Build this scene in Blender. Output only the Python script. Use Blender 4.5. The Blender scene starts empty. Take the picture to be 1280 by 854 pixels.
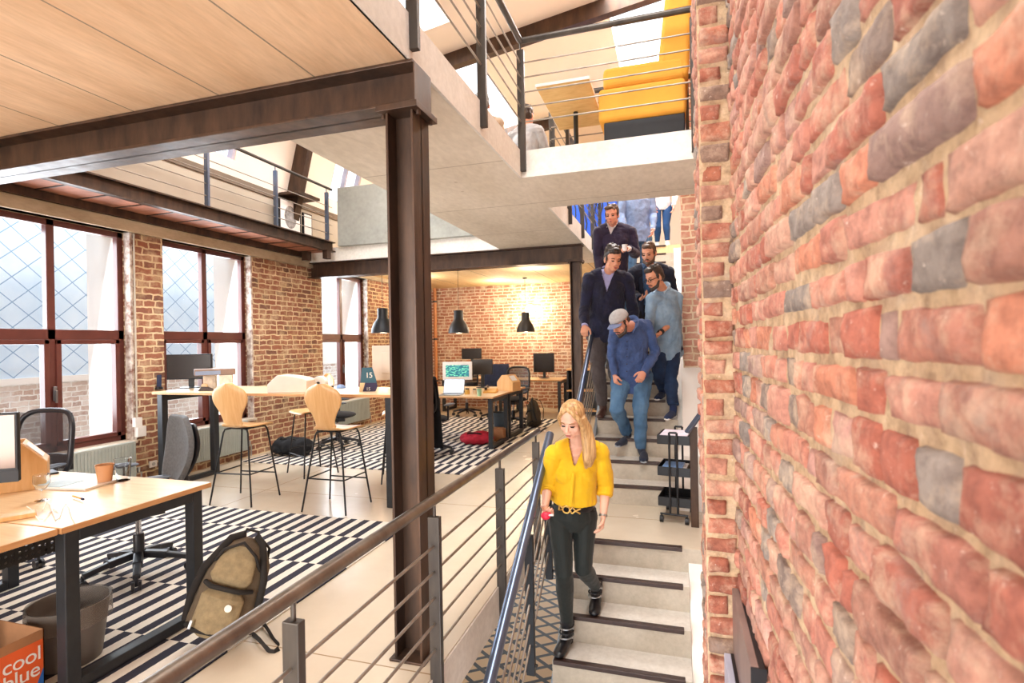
import bpy, bmesh, math, random
from mathutils import Vector, Matrix, noise
import numpy as np
PI = math.pi
C = bpy.context.scene.collection
SC = bpy.context.scene
R = math.radians
# ------------------------------------------------------------------ camera
YAW, ROLL, EYE, FPX = R(16.9), 0.018, 1.5, 667.0
F_ = Vector((-math.sin(YAW), math.cos(YAW), 0)); R_ = Vector((math.cos(YAW), math.sin(YAW), 0)); U_ = Vector((0, 0, 1))
CR = R_*math.cos(ROLL) - U_*math.sin(ROLL)
CU = U_*math.cos(ROLL) + R_*math.sin(ROLL)
CAM = Vector((0, 0, EYE))
CY = 428.6
def W(px, py, z):
    """a point at forward distance z seen at photo position px, py"""
    return CAM + F_*z + CR*((px-640)/FPX*z) + CU*((CY-py)/FPX*z)
cam = bpy.data.cameras.new('camera'); camo = bpy.data.objects.new('camera', cam); C.objects.link(camo)
cam.sensor_width = 36; cam.lens = FPX/1280*36; cam.shift_y = 1.6/1280
m = Matrix((( CR.x, CU.x, -F_.x, 0), (CR.y, CU.y, -F_.y, 0), (CR.z, CU.z, -F_.z, EYE), (0, 0, 0, 1)))
camo.matrix_world = m
cam.clip_start = 0.02
cam.dof.use_dof = True; cam.dof.focus_distance = 3.6; cam.dof.aperture_fstop = 5.0
SC.camera = camo
# ------------------------------------------------------------------ materials
def lin(h):
    if isinstance(h, str):
        h = h.lstrip('#'); v = [int(h[i:i+2], 16)/255 for i in (0, 2, 4)]
        return tuple((x/12.92 if x <= .04045 else ((x+.055)/1.055)**2.4) for x in v) + (1,)
    return tuple(h)[:3] + (1,)
class NT:
    def __init__(s, name):
        s.m = bpy.data.materials.new(name); s.m.use_nodes = True
        s.t = s.m.node_tree; s.b = s.t.nodes['Principled BSDF']; s.L = s.t.links
    def n(s, typ, **kw):
        d = s.t.nodes.new(typ)
        for k, v in kw.items():
            if k.startswith('i_'):
                kk = k[2:]
                d.inputs[int(kk) if kk.isdigit() else kk.replace('_', ' ')].default_value = v
            else: setattr(d, k, v)
        return d
    def l(s, a, b): s.L.new(a, b)
    def ramp(s, fac, stops):
        r = s.n('ShaderNodeValToRGB'); e = r.color_ramp.elements
        while len(e) < len(stops): e.new(0.5)
        for i, (p, c) in enumerate(stops): e[i].position = p; e[i].color = lin(c)
        s.l(fac, r.inputs[0]); return r.outputs[0]
    def mix(s, fac, a, b, mode='MIX'):
        d = s.n('ShaderNodeMix', data_type='RGBA', blend_type=mode)
        for k, v in ((0, fac), (6, a), (7, b)):
            if hasattr(v, 'links') or hasattr(v, 'node'): s.l(v, d.inputs[k])
            else: d.inputs[k].default_value = v
        return d.outputs[2]
    def noise(s, scale, detail=4, vec=None, rough=.55, dist=0):
        d = s.n('ShaderNodeTexNoise'); d.inputs['Scale'].default_value = scale; d.inputs['Detail'].default_value = detail
        d.inputs['Roughness'].default_value = rough; d.inputs['Distortion'].default_value = dist
        if vec is not None: s.l(vec, d.inputs['Vector'])
        return d.outputs[0]
    def bump(s, h, strength=.3, dist=.01):
        d = s.n('ShaderNodeBump'); d.inputs['Strength'].default_value = strength; d.inputs['Distance'].default_value = dist
        s.l(h, d.inputs['Height']); s.l(d.outputs[0], s.b.inputs['Normal'])
    def pos(s): return s.n('ShaderNodeNewGeometry').outputs['Position']
    def obj(s): return s.n('ShaderNodeTexCoord').outputs['Object']
    def scaled(s, vec, sx, sy, sz):
        d = s.n('ShaderNodeMapping'); d.inputs['Scale'].default_value = (sx, sy, sz); s.l(vec, d.inputs[0]); return d.outputs[0]
MATS = {}
def pm(name, c, rough=.5, metal=0, var=.06, scale=8, bump=0, bscale=60, stretch=(1, 1, 1), trans=0, emit=None, es=0, coat=0, alpha=1, sheen=0, c2=None):
    if name in MATS: return MATS[name]
    t = NT(name); b = t.b
    c = lin(c); v = t.scaled(t.obj(), *stretch)
    f = t.noise(scale, 4, v)
    if c2 is None:
        a = tuple(max(0, x*(1-var*2)) for x in c[:3])+(1,); d = tuple(min(1, x*(1+var*2)) for x in c[:3])+(1,)
    else: a, d = c, lin(c2)
    r = t.ramp(f, [(.3, a), (.7, d)])
    t.l(r, b.inputs['Base Color'])
    b.inputs['Roughness'].default_value = rough; b.inputs['Metallic'].default_value = metal
    if trans: b.inputs['Transmission Weight'].default_value = trans; b.inputs['IOR'].default_value = 1.3
    if coat: b.inputs['Coat Weight'].default_value = coat
    if sheen: b.inputs['Sheen Weight'].default_value = sheen
    if emit: b.inputs['Emission Color'].default_value = lin(emit); b.inputs['Emission Strength'].default_value = es
    if alpha < 1: b.inputs['Alpha'].default_value = alpha
    if bump: t.bump(t.noise(bscale, 3, v), bump, .005)
    MATS[name] = t.m
    return t.m
def brick_mat(name, cols, mortar, bw=.205, bh=.072, ms=.011, whit=0, warm=None):
    t = NT(name); p = t.pos()
    sx = t.n('ShaderNodeSeparateXYZ'); t.l(p, sx.inputs[0])
    ad = t.n('ShaderNodeMath', operation='ADD'); t.l(sx.outputs[0], ad.inputs[0]); t.l(sx.outputs[1], ad.inputs[1])
    cb = t.n('ShaderNodeCombineXYZ'); t.l(ad.outputs[0], cb.inputs[0]); t.l(sx.outputs[2], cb.inputs[1])
    nz = t.n('ShaderNodeTexNoise'); nz.inputs['Scale'].default_value = 9; nz.inputs['Detail'].default_value = 3; t.l(p, nz.inputs['Vector'])
    sub = t.n('ShaderNodeVectorMath', operation='SUBTRACT'); t.l(nz.outputs['Color'], sub.inputs[0]); sub.inputs[1].default_value = (.5, .5, .5)
    scl = t.n('ShaderNodeVectorMath', operation='SCALE'); t.l(sub.outputs[0], scl.inputs[0]); scl.inputs['Scale'].default_value = .045
    vv = t.n('ShaderNodeVectorMath', operation='ADD'); t.l(cb.outputs[0], vv.inputs[0]); t.l(scl.outputs[0], vv.inputs[1])
    br = t.n('ShaderNodeTexBrick'); t.l(vv.outputs[0], br.inputs['Vector'])
    br.inputs['Scale'].default_value = 1; br.inputs['Brick Width'].default_value = bw; br.inputs['Row Height'].default_value = bh
    br.inputs['Mortar Size'].default_value = ms; br.inputs['Mortar Smooth'].default_value = .35; br.inputs['Bias'].default_value = 0
    br.inputs['Color1'].default_value = (0, 0, 0, 1); br.inputs['Color2'].default_value = (1, 1, 1, 1); br.inputs['Mortar'].default_value = (.5, .5, .5, 1)
    br.offset = .5; br.squash = .62; br.squash_frequency = 3
    n1 = t.noise(3.0, 3, p); n2 = t.noise(28, 5, p)
    mx = t.n('ShaderNodeMath', operation='MULTIPLY_ADD'); t.l(n2, mx.inputs[0]); mx.inputs[1].default_value = .5
    sp = t.n('ShaderNodeSeparateColor'); t.l(br.outputs['Color'], sp.inputs[0]); t.l(sp.outputs[0], mx.inputs[2])
    m2 = t.n('ShaderNodeMath', operation='MULTIPLY_ADD'); t.l(n1, m2.inputs[0]); m2.inputs[1].default_value = .5; t.l(mx.outputs[0], m2.inputs[2])
    m3 = t.n('ShaderNodeMath', operation='MULTIPLY'); t.l(m2.outputs[0], m3.inputs[0]); m3.inputs[1].default_value = .5
    k = len(cols)
    col = t.ramp(m3.outputs[0], [(.12+.72*i/(k-1), cc) for i, cc in enumerate(cols)])
    mcol = t.ramp(t.noise(6, 4, p), [(.3, mortar[0]), (.7, mortar[1])])
    out = t.mix(br.outputs['Fac'], col, mcol)
    # mortar smears over the faces
    sm = t.ramp(t.noise(5, 6, p, .7), [(.48, (0, 0, 0, 1)), (.70, (.75+whit, .75+whit, .75+whit, 1))])
    out = t.mix(sm, out, mcol)
    t.l(out, t.b.inputs['Base Color']); t.b.inputs['Roughness'].default_value = .9
    inv = t.n('ShaderNodeMath', operation='MULTIPLY_ADD'); t.l(br.outputs['Fac'], inv.inputs[0]); inv.inputs[1].default_value = -1; inv.inputs[2].default_value = 1
    h = t.n('ShaderNodeMath', operation='MULTIPLY_ADD'); t.l(n2, h.inputs[0]); h.inputs[1].default_value = .5; t.l(inv.outputs[0], h.inputs[2])
    t.bump(h.outputs[0], .7, .012)
    return t.m
M_brickL = brick_mat('old_red_brick', ['#4e4038', '#7c5444', '#98624c', '#8a5842', '#ac8268'], ('#c4aa84', '#ddc8a6'), .23, .073)
M_brickF = brick_mat('orange_brick', ['#7a6656', '#a06e58', '#b8806a', '#a87660', '#c49a80'], ('#d8c8b0', '#e6dccc'), .23, .075, whit=.1)
M_brickR = brick_mat('pale_red_brick', ['#a0705e', '#c08670', '#cc9480', '#d8a890'], ('#dcc4a4', '#ecd8bc'), .2, .075)
M_brickO = brick_mat('overexposed_brick', ['#a08478', '#c8aea0', '#d8c8bc', '#e8dcd4'], ('#e8e4dc', '#f4f0ec'), .22, .075)  # overexposed look put into the pale brick colours
def brushed_concrete(name, c1, c2, rough=.7, sc=1.5, spots=True, st=(1, 1, 1), joints=None, jc=(.25, .2, .14, 1)):
    t = NT(name); p = t.pos(); v = t.scaled(p, *st)
    f = t.noise(sc, 8, v, .62)
    c = t.ramp(f, [(.3, c1), (.7, c2)])
    f2 = t.noise(sc*14, 5, v, .6)
    c = t.mix(.18, c, t.ramp(f2, [(.3, (.25, .22, .18, 1)), (.65, (1, 1, 1, 1))]), 'MULTIPLY')
    if spots:
        vo = t.n('ShaderNodeTexVoronoi', feature='F1'); vo.inputs['Scale'].default_value = 3.2; t.l(p, vo.inputs['Vector'])
        s = t.ramp(vo.outputs['Distance'], [(.035, (.4, .3, .2, 1)), (.06, (1, 1, 1, 1))])
        c = t.mix(.45, c, s, 'MULTIPLY')
    if joints:
        axis, period, off, w = joints
        sx = t.n('ShaderNodeSeparateXYZ'); t.l(p, sx.inputs[0])
        a = t.n('ShaderNodeMath', operation='ADD'); t.l(sx.outputs[axis], a.inputs[0]); a.inputs[1].default_value = off+100*period
        b = t.n('ShaderNodeMath', operation='MODULO'); t.l(a.outputs[0], b.inputs[0]); b.inputs[1].default_value = period
        g = t.n('ShaderNodeMath', operation='LESS_THAN'); t.l(b.outputs[0], g.inputs[0]); g.inputs[1].default_value = w
        c = t.mix(g.outputs[0], c, jc)
    t.l(c, t.b.inputs['Base Color']); t.b.inputs['Roughness'].default_value = rough
    t.bump(f2, .12, .004)
    return t.m
M_ply = brushed_concrete('formwork_ceiling_near', '#d0aa84', '#f0d4b4', .8, 1.1, False, (3, .5, 1), (0, .6, .5, .010))
M_plyF = brushed_concrete('formwork_ceiling_far', '#d0b080', '#e8cfa0', .8, 1.1, False, (3, .5, 1), (0, 1.1, .3, .016))
M_slab = brushed_concrete('board_marked_concrete', '#d0c6b4', '#e6ded0', .8, 1.2, True, (1.5, .6, 1), (1, 1.25, .0, .010), (.36, .3, .23, 1))
M_slabedge = brushed_concrete('pale_slab_edge', '#d6d2c8', '#eceae4', .8, 2.0, False)
M_panel = brushed_concrete('grey_parapet_concrete', '#92958f', '#aeb1ab', .6, 1.2, False)
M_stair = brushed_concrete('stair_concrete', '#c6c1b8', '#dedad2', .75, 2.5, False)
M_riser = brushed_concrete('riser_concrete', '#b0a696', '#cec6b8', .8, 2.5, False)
M_lintel = brushed_concrete('aged_lintel', '#a08c72', '#cfbfa4', .8, 2.2, False, (1, .5, 1.5))
M_plaster = pm('white_plaster', '#efe9e2', .8, var=.02, scale=2, bump=.1)
M_roof = pm('cream_roof_lining', '#efe2d4', .85, var=.02, scale=1)
def floor_mat():
    t = NT('polished_screed'); p = t.pos()
    c = t.ramp(t.noise(.9, 7, p, .6), [(.2, '#c6b8a2'), (.8, '#d8ccba')])
    c = t.mix(.12, c, t.ramp(t.noise(9, 5, p, .6), [(.3, (.7, .66, .6, 1)), (.7, (1, 1, 1, 1))]), 'MULTIPLY')
    sx = t.n('ShaderNodeSeparateXYZ'); t.l(p, sx.inputs[0])
    for ax, off in ((0, 1.73), (1, .2)):
        a = t.n('ShaderNodeMath', operation='ADD'); t.l(sx.outputs[ax], a.inputs[0]); a.inputs[1].default_value = 240+off
        b = t.n('ShaderNodeMath', operation='MODULO'); t.l(a.outputs[0], b.inputs[0]); b.inputs[1].default_value = 2.4
        g = t.n('ShaderNodeMath', operation='LESS_THAN'); t.l(b.outputs[0], g.inputs[0]); g.inputs[1].default_value = .008
        c = t.mix(g.outputs[0], c, lin('#9a8468'))
    t.l(c, t.b.inputs['Base Color'])
    r = t.n('ShaderNodeMapRange'); t.l(t.noise(2, 4, p), r.inputs[0]); r.inputs[3].default_value = .22; r.inputs[4].default_value = .30
    t.l(r.outputs[0], t.b.inputs['Roughness']); return t.m
M_floor = floor_mat()
def rust_mat(name, a, b, rough=.45, metal=.6, st=(1, 1, .25)):
    t = NT(name); v = t.scaled(t.pos(), *st)
    c = t.ramp(t.noise(9, 6, v, .65), [(.3, a), (.72, b)])
    t.l(c, t.b.inputs['Base Color']); t.b.inputs['Metallic'].default_value = metal
    r = t.n('ShaderNodeMapRange'); t.l(t.noise(14, 4, v), r.inputs[0]); r.inputs[3].default_value = rough-.12; r.inputs[4].default_value = rough+.15
    t.l(r.outputs[0], t.b.inputs['Roughness']); return t.m
M_steel = rust_mat('mill_scale_steel', '#2e221c', '#5a4232', .42, .35)
M_rail = rust_mat('raw_steel_rail', '#6a6058', '#8e8478', .34, .85)
M_post = rust_mat('raw_steel_post', '#3e3a38', '#58524c', .42, .6)
M_rod = rust_mat('raw_steel_rod', '#847a70', '#aaa298', .35, .7)
M_bluesteel = pm('blued_steel', '#66738a', .28, .85, var=.05, scale=4)
M_nosing = pm('dark_nosing_strip', '#3d2c28', .35, .2, var=.1, scale=30, bump=.3, bscale=200)
M_frame = pm('oxblood_window_paint', '#5e3029', .35, var=.08, scale=5)
M_black = pm('black_coated_metal', '#1b1c20', .4, .3, scale=20)
M_char = pm('charcoal_powder_coat', '#303439', .42, .3, scale=20)
M_oak = None
def wood(name, a, b, st=(1, 12, 12), rough=.4, sc=3):
    t = NT(name); v = t.scaled(t.obj(), *st)
    c = t.ramp(t.noise(sc, 6, v, .6, .4), [(.3, a), (.7, b)])
    t.l(c, t.b.inputs['Base Color']); t.b.inputs['Roughness'].default_value = rough
    return t.m
M_oak = wood('pale_oak_laminate', '#e0bf94', '#f0d6b0', (1, 14, 14), .32)
M_oakedge = wood('oak_edge_band', '#c9935e', '#dcab78', (2, 2, 20), .5)
M_birch = wood('birch_shell', '#d8a468', '#e8bd86', (14, 1.5, 1.5), .35)
M_plywood = wood('plywood_board', '#c99f60', '#dcb87c', (3, 9, 3), .6)
M_glass = None
def glass_mat():
    t = NT('window_glass'); b = t.b
    out = [n for n in t.t.nodes if n.type == 'OUTPUT_MATERIAL'][0]
    tr = t.n('ShaderNodeBsdfTransparent'); gl = t.n('ShaderNodeBsdfGlossy'); gl.inputs['Roughness'].default_value = .02
    lw = t.n('ShaderNodeLayerWeight'); lw.inputs['Blend'].default_value = .12
    mx = t.n('ShaderNodeMixShader'); t.l(lw.outputs['Fresnel'], mx.inputs[0]); t.l(tr.outputs[0], mx.inputs[1]); t.l(gl.outputs[0], mx.inputs[2])
    t.l(mx.outputs[0], out.inputs[0]); return t.m
M_glass = glass_mat()
# ------------------------------------------------------------------ mesh builder
class MB:
    def __init__(s): s.v = []; s.f = []; s.mi = []
    def add(s, vs, fs, mi=0):
        o = len(s.v); s.v += [Vector(x) for x in vs]; s.f += [tuple(i+o for i in f) for f in fs]; s.mi += [mi]*len(fs); return s
    def box(s, a, b, mi=0, M=None):
        x0, y0, z0 = a; x1, y1, z1 = b
        if x0 > x1: x0, x1 = x1, x0
        if y0 > y1: y0, y1 = y1, y0
        if z0 > z1: z0, z1 = z1, z0
        vs = [Vector(p) for p in ((x0,y0,z0),(x1,y0,z0),(x1,y1,z0),(x0,y1,z0),(x0,y0,z1),(x1,y0,z1),(x1,y1,z1),(x0,y1,z1))]
        if M is not None: vs = [M @ p for p in vs]
        return s.add(vs, [(0,3,2,1),(4,5,6,7),(0,1,5,4),(1,2,6,5),(2,3,7,6),(3,0,4,7)], mi)
    def bar(s, a, b, w, h, up=(0, 0, 1), mi=0):
        """rectangular bar from a to b, w across, h along up"""
        a, b = Vector(a), Vector(b); d = (b-a).normalized(); up = Vector(up)
        sd = d.cross(up)
        if sd.length < 1e-4: sd = d.cross(Vector((0, 1, 0)))
        sd.normalize(); u = sd.cross(d).normalized()
        vs = [p + sd*sx*w/2 + u*sz*h/2 for p in (a, b) for sx, sz in ((-1,-1),(1,-1),(1,1),(-1,1))]
        return s.add(vs, [(0,1,2,3),(7,6,5,4),(0,4,5,1),(1,5,6,2),(2,6,7,3),(3,7,4,0)], mi)
    def tube(s, pts, r, n=10, mi=0, side=None, rb=None, cap=True):
        """tube through pts; r a number or list; rb second radius (list) perpendicular to side"""
        pts = [Vector(p) for p in pts]; k = len(pts)
        ra = r if isinstance(r, (list, tuple)) else [r]*k
        rbb = rb if rb is not None else ra
        if not isinstance(rbb, (list, tuple)): rbb = [rbb]*k
        prev = None; rings = []
        for i, p in enumerate(pts):
            t = (pts[min(i+1, k-1)] - pts[max(i-1, 0)]).normalized()
            if side is not None: a = Vector(side[i]) if isinstance(side, list) else Vector(side)
            elif prev is None: a = Vector((0, 0, 1)) if abs(t.z) < .9 else Vector((1, 0, 0))
            else: a = prev
            a = a - t*a.dot(t)
            if a.length < 1e-5: a = t.orthogonal()
            a.normalize(); prev = a; b = t.cross(a)
            rings.append([p + a*math.cos(2*PI*j/n)*ra[i] + b*math.sin(2*PI*j/n)*rbb[i] for j in range(n)])
        vs = [v for rg in rings for v in rg]; fs = []
        for i in range(k-1):
            for j in range(n):
                j2 = (j+1) % n; fs.append((i*n+j, i*n+j2, (i+1)*n+j2, (i+1)*n+j))
        if cap:
            fs.append(tuple(reversed(range(n)))); fs.append(tuple((k-1)*n+j for j in range(n)))
        return s.add(vs, fs, mi)
    def lathe(s, prof, c=(0, 0, 0), n=24, mi=0, closed=False):
        c = Vector(c); vs = []; fs = []
        for r, z in prof:
            for j in range(n): vs.append(c + Vector((r*math.cos(2*PI*j/n), r*math.sin(2*PI*j/n), z)))
        k = len(prof)
        for i in range(k-1 if not closed else k):
            i2 = (i+1) % k
            for j in range(n):
                j2 = (j+1) % n; fs.append((i*n+j, i*n+j2, i2*n+j2, i2*n+j))
        if not closed:
            if prof[0][0] > 1e-4: fs.append(tuple(reversed(range(n))))
            if prof[-1][0] > 1e-4: fs.append(tuple((k-1)*n+j for j in range(n)))
        return s.add(vs, fs, mi)
    def ell(s, c, r, M=None, n=14, mi=0, m=9):
        c = Vector(c); vs = []; fs = []
        for i in range(1, m):
            ph = PI*i/m
            for j in range(n):
                th = 2*PI*j/n; v = Vector((r[0]*math.sin(ph)*math.cos(th), r[1]*math.sin(ph)*math.sin(th), r[2]*math.cos(ph)))
                vs.append(v)
        top = len(vs); vs.append(Vector((0, 0, r[2]))); bot = len(vs); vs.append(Vector((0, 0, -r[2])))
        for i in range(m-2):
            for j in range(n):
                j2 = (j+1) % n; fs.append((i*n+j, (i+1)*n+j, (i+1)*n+j2, i*n+j2))
        for j in range(n):
            j2 = (j+1) % n; fs.append((top, j, j2)); fs.append((bot, (m-2)*n+j2, (m-2)*n+j))
        if M is not None: vs = [M @ v for v in vs]
        return s.add([c+v for v in vs], fs, mi)
    def prism(s, poly, ax, a, b, mi=0):
        """extrude a 2-D polygon along axis ax (0,1,2) from a to b"""
        def P(u, v, w):
            return {0: (w, u, v), 1: (u, w, v), 2: (u, v, w)}[ax]
        n = len(poly); vs = [P(u, v, a) for u, v in poly] + [P(u, v, b) for u, v in poly]
        fs = [tuple(range(n)), tuple(reversed(range(n, 2*n)))] + [(i, i+n, (i+1) % n + n, (i+1) % n) for i in range(n)]
        return s.add(vs, fs, mi)
    def grid(s, nu, nv, fn, mi=0, wrap=False):
        vs = [fn(i/(nu-1), j/(nv-1)) for j in range(nv) for i in range(nu)]
        fs = [(j*nu+i, j*nu+i+1, (j+1)*nu+i+1, (j+1)*nu+i) for j in range(nv-1) for i in range(nu-1)]
        return s.add(vs, fs, mi)
    def mesh(s, name, mats):
        me = bpy.data.meshes.new(name); me.from_pydata([tuple(v) for v in s.v], [], s.f)
        for mt in (mats if isinstance(mats, (list, tuple)) else [mats]): me.materials.append(mt)
        me.polygons.foreach_set('material_index', s.mi); me.update(); return me
    def build(s, name, mats, parent=None, smooth=False, bevel=0, world=False, fix=True, seg=2, solid=0):
        if world and parent is not None:
            inv = parent.matrix_basis.inverted() if parent.parent is None else (parent.parent.matrix_basis @ parent.matrix_basis).inverted()
            s.v = [inv @ v for v in s.v]
        me = s.mesh(name, mats)
        if fix:
            bm = bmesh.new(); bm.from_mesh(me); bmesh.ops.recalc_face_normals(bm, faces=bm.faces); bm.to_mesh(me); bm.free()
        if smooth:
            me.polygons.foreach_set('use_smooth', [True]*len(me.polygons))
            me.set_sharp_from_angle(angle=R(smooth if smooth is not True else 50))
        o = bpy.data.objects.new(name, me); C.objects.link(o)
        if parent is not None: o.parent = parent
        if solid:
            q = o.modifiers.new('s', 'SOLIDIFY'); q.thickness = solid; q.offset = 0
        if bevel:
            b = o.modifiers.new('b', 'BEVEL'); b.width = bevel; b.segments = seg; b.limit_method = 'ANGLE'; b.angle_limit = R(35)
        return o
def tag(o, label=None, cat=None, group=None, kind=None):
    if label: o['label'] = label
    if cat: o['category'] = cat
    if group: o['group'] = group
    if kind: o['kind'] = kind
    return o
def thing(name, label, cat, loc=(0, 0, 0), rz=0, group=None):
    o = bpy.data.objects.new(name, None); C.objects.link(o); o.empty_display_size = .1
    o.location = loc; o.rotation_euler = (0, 0, rz); o.matrix_basis = Matrix.Translation(Vector(loc)) @ Matrix.Rotation(rz, 4, 'Z')
    return tag(o, label, cat, group)
def struct(name, mb, mats, label=None, **kw):
    o = mb.build(name, mats, **kw); tag(o, label, None, None, 'structure'); return o
def dup(root, loc, rz, label=None, group=None):
    r = root.copy(); C.objects.link(r)
    r.matrix_basis = Matrix.Translation(Vector(loc)) @ Matrix.Rotation(rz, 4, 'Z')
    if label: r['label'] = label
    if group: r['group'] = group
    for ch in list(root.children):
        c = ch.copy(); C.objects.link(c); c.parent = r
        for g in list(ch.children):
            d = g.copy(); C.objects.link(d); d.parent = c
    return r
# ================================================================== SETTING
XL = -5.62          # inner face of the window wall
Z2 = 3.06           # upper floor level
ZC = 2.845          # underside of the upper slabs
YF = 11.85          # far wall
def stair_y(k): return 4.97 + (k-1)*.245
# floors
b = MB(); b.box((XL, -3, -.216), (-1.07, YF, 0)); b.box((-1.07, 4.02, -.216), (.30, 4.99, 0)); b.box((-1.07, 4.97, -.216), (-.93, YF, 0))
struct('floor', b, [M_floor])
b = MB(); b.box((-1.075, -3, -.22), (-1.06, 4.015, -.004)); struct('trim_1', b, [M_slabedge], 'pale concrete face of the office floor slab beside the stairs')
# lower ground floor with patterned tiles
def tile_mat():
    t = NT('patterned_tiles'); p = t.pos()
    sx = t.n('ShaderNodeSeparateXYZ'); t.l(p, sx.inputs[0])
    def ax(i, j, sg):
        a = t.n('ShaderNodeMath', operation='MULTIPLY_ADD'); t.l(sx.outputs[i], a.inputs[0]); a.inputs[1].default_value = sg; t.l(sx.outputs[j], a.inputs[2])
        b = t.n('ShaderNodeMath', operation='ADD'); t.l(a.outputs[0], b.inputs[0]); b.inputs[1].default_value = 60
        c = t.n('ShaderNodeMath', operation='MODULO'); t.l(b.outputs[0], c.inputs[0]); c.inputs[1].default_value = .3
        d = t.n('ShaderNodeMath', operation='SUBTRACT'); t.l(c.outputs[0], d.inputs[0]); d.inputs[1].default_value = .15
        e = t.n('ShaderNodeMath', operation='ABSOLUTE'); t.l(d.outputs[0], e.inputs[0]); return e.outputs[0]
    u, v = ax(0, 1, .7), ax(0, 1, -.7)
    mn = t.n('ShaderNodeMath', operation='MINIMUM'); t.l(u, mn.inputs[0]); t.l(v, mn.inputs[1])
    lt = t.n('ShaderNodeMath', operation='LESS_THAN'); t.l(mn.outputs[0], lt.inputs[0]); lt.inputs[1].default_value = .035
    w = ax(1, 2, 0)
    l2 = t.n('ShaderNodeMath', operation='LESS_THAN'); t.l(w, l2.inputs[0]); l2.inputs[1].default_value = .045
    mu = t.n('ShaderNodeMath', operation='SUBTRACT', use_clamp=True); t.l(lt.outputs[0], mu.inputs[0]); t.l(l2.outputs[0], mu.inputs[1])
    t.l(t.mix(mu.outputs[0], lin('#d9b98c'), lin('#24211f')), t.b.inputs['Base Color']); t.b.inputs['Roughness'].default_value = .5
    return t.m
b = MB(); b.box((-4.5, .5, -3.2), (.6, 13, -2.9)); struct('floor_lower', b, [tile_mat()], 'patterned tile floor of the storey below')
# ---- window wall
OPEN = [(2.92, 4.33), (4.715, 6.05), (7.61, 8.99)]; ZB, ZT = .52, 2.77; XO = -6.02
b = MB()
ys = [-3] + [v for o in OPEN for v in o] + [YF]
for i in range(0, len(ys), 2): b.box((XO, ys[i], -.2), (XL, ys[i+1], ZT))
for y0, y1 in OPEN: b.box((XO, y0, -.2), (XL, y1, ZB))
b.box((XO, -3, ZT), (XL, YF, 2.88))
struct('wall_left', b, [M_brickL])
b = MB(); b.box((XL-.02, -3, ZT), (XL+.035, YF, 2.90)); b.box((XL-.1, -3, ZT-.0), (XL+.02, YF, ZT+.03)); struct('trim_2', b, [M_lintel], 'aged concrete lintel band above the windows', bevel=.008)
# mottled brown and white window jambs inside and white reveals outside
b = MB()
for y0, y1 in OPEN: b.box((XO-.02, y1-.012, ZB), (-5.80, y1+.006, ZT)); b.box((XO-.02, y0-.006, ZB), (-5.80, y0+.012, ZT)); b.box((XO-.25, y1, ZB-.3), (XO, y1+.22, ZT+.3))
struct('trim_3', b, [M_plaster], 'white painted outer window reveals')
b = MB()
for y0, y1 in OPEN: b.box((-5.70, y1-.008, ZB), (XL+.006, y1+.02, ZT))
struct('trim_4', b, [pm('mottled_jamb', '#7d5444', .85, var=.1, scale=14, c2='#e9e2d8', bump=.3)], 'mottled brown and white brick jambs beside the windows')
for i, (y0, y1) in enumerate(OPEN):
    w = bpy.data.objects.new('window_%d' % (i+1), None); C.objects.link(w); w['kind'] = 'structure'
    xf = -5.76; t_ = .055; xd = .065
    def fb(a, bb, name, dx=0, mt=M_frame):
        q = MB(); q.box((xf-xd/2+dx, a[0], a[1]), (xf+xd/2+dx, bb[0], bb[1])); return q.build(name, [mt], w, bevel=.004)
    f = .06; ym = (y0+y1)/2; zt_ = 1.66
    q = MB()
    for a, c in (((y0, ZB), (y0+f, ZT)), ((y1-f, ZB), (y1, ZT)), ((y0, ZT-f), (y1, ZT)), ((y0, ZB), (y1, ZB+f)), ((y0, zt_-.05), (y1, zt_+.05)), ((ym-.035, ZB), (ym+.035, ZT))):
        q.box((xf-xd/2, a[0], a[1]), (xf+xd/2, c[0], c[1]))
    q.build('window_frame', [M_frame], w, bevel=.004)
    for (a, c) in ((y0+f, ym-.03), (ym+.03, y1-f)):
        s_ = .045; q = MB()
        for p0, p1 in (((a, ZB+f), (a+s_, zt_-.05)), ((c-s_, ZB+f), (c, zt_-.05)), ((a, ZB+f), (c, ZB+f+s_)), ((a, zt_-.05-s_), (c, zt_-.05))):
            q.box((xf-.025, p0[0], p0[1]), (xf+.05, p1[0], p1[1]))
        q.build('window_sash', [M_frame], w, bevel=.004)
        q = MB(); q.box((xf-.004, a, ZB+f), (xf+.004, c, zt_-.04)); q.build('window_pane', [M_glass], w)
        q = MB(); q.box((xf-.004, a-.02, zt_+.04), (xf+.004, c+.02, ZT-.05)); q.build('window_pane', [M_glass], w)
    q = MB(); q.box((xf+.05, ym-.01, 1.02), (xf+.065, ym+.02, 1.16)); q.bar((xf+.075, ym+.005, 1.12), (xf+.075, ym+.005, 1.0), .014, .02); q.build('window_handle', [pm('satin_handle', '#8a8a8c', .3, .8)], w, bevel=.003)
    q = MB(); q.box((-5.73, y0-.02, ZB-.03), (XL+.05, y1+.02, ZB+.004)); q.build('window_sill', [pm('pale_sill', '#cdbfae', .6, var=.1)], w, bevel=.006)
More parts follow.
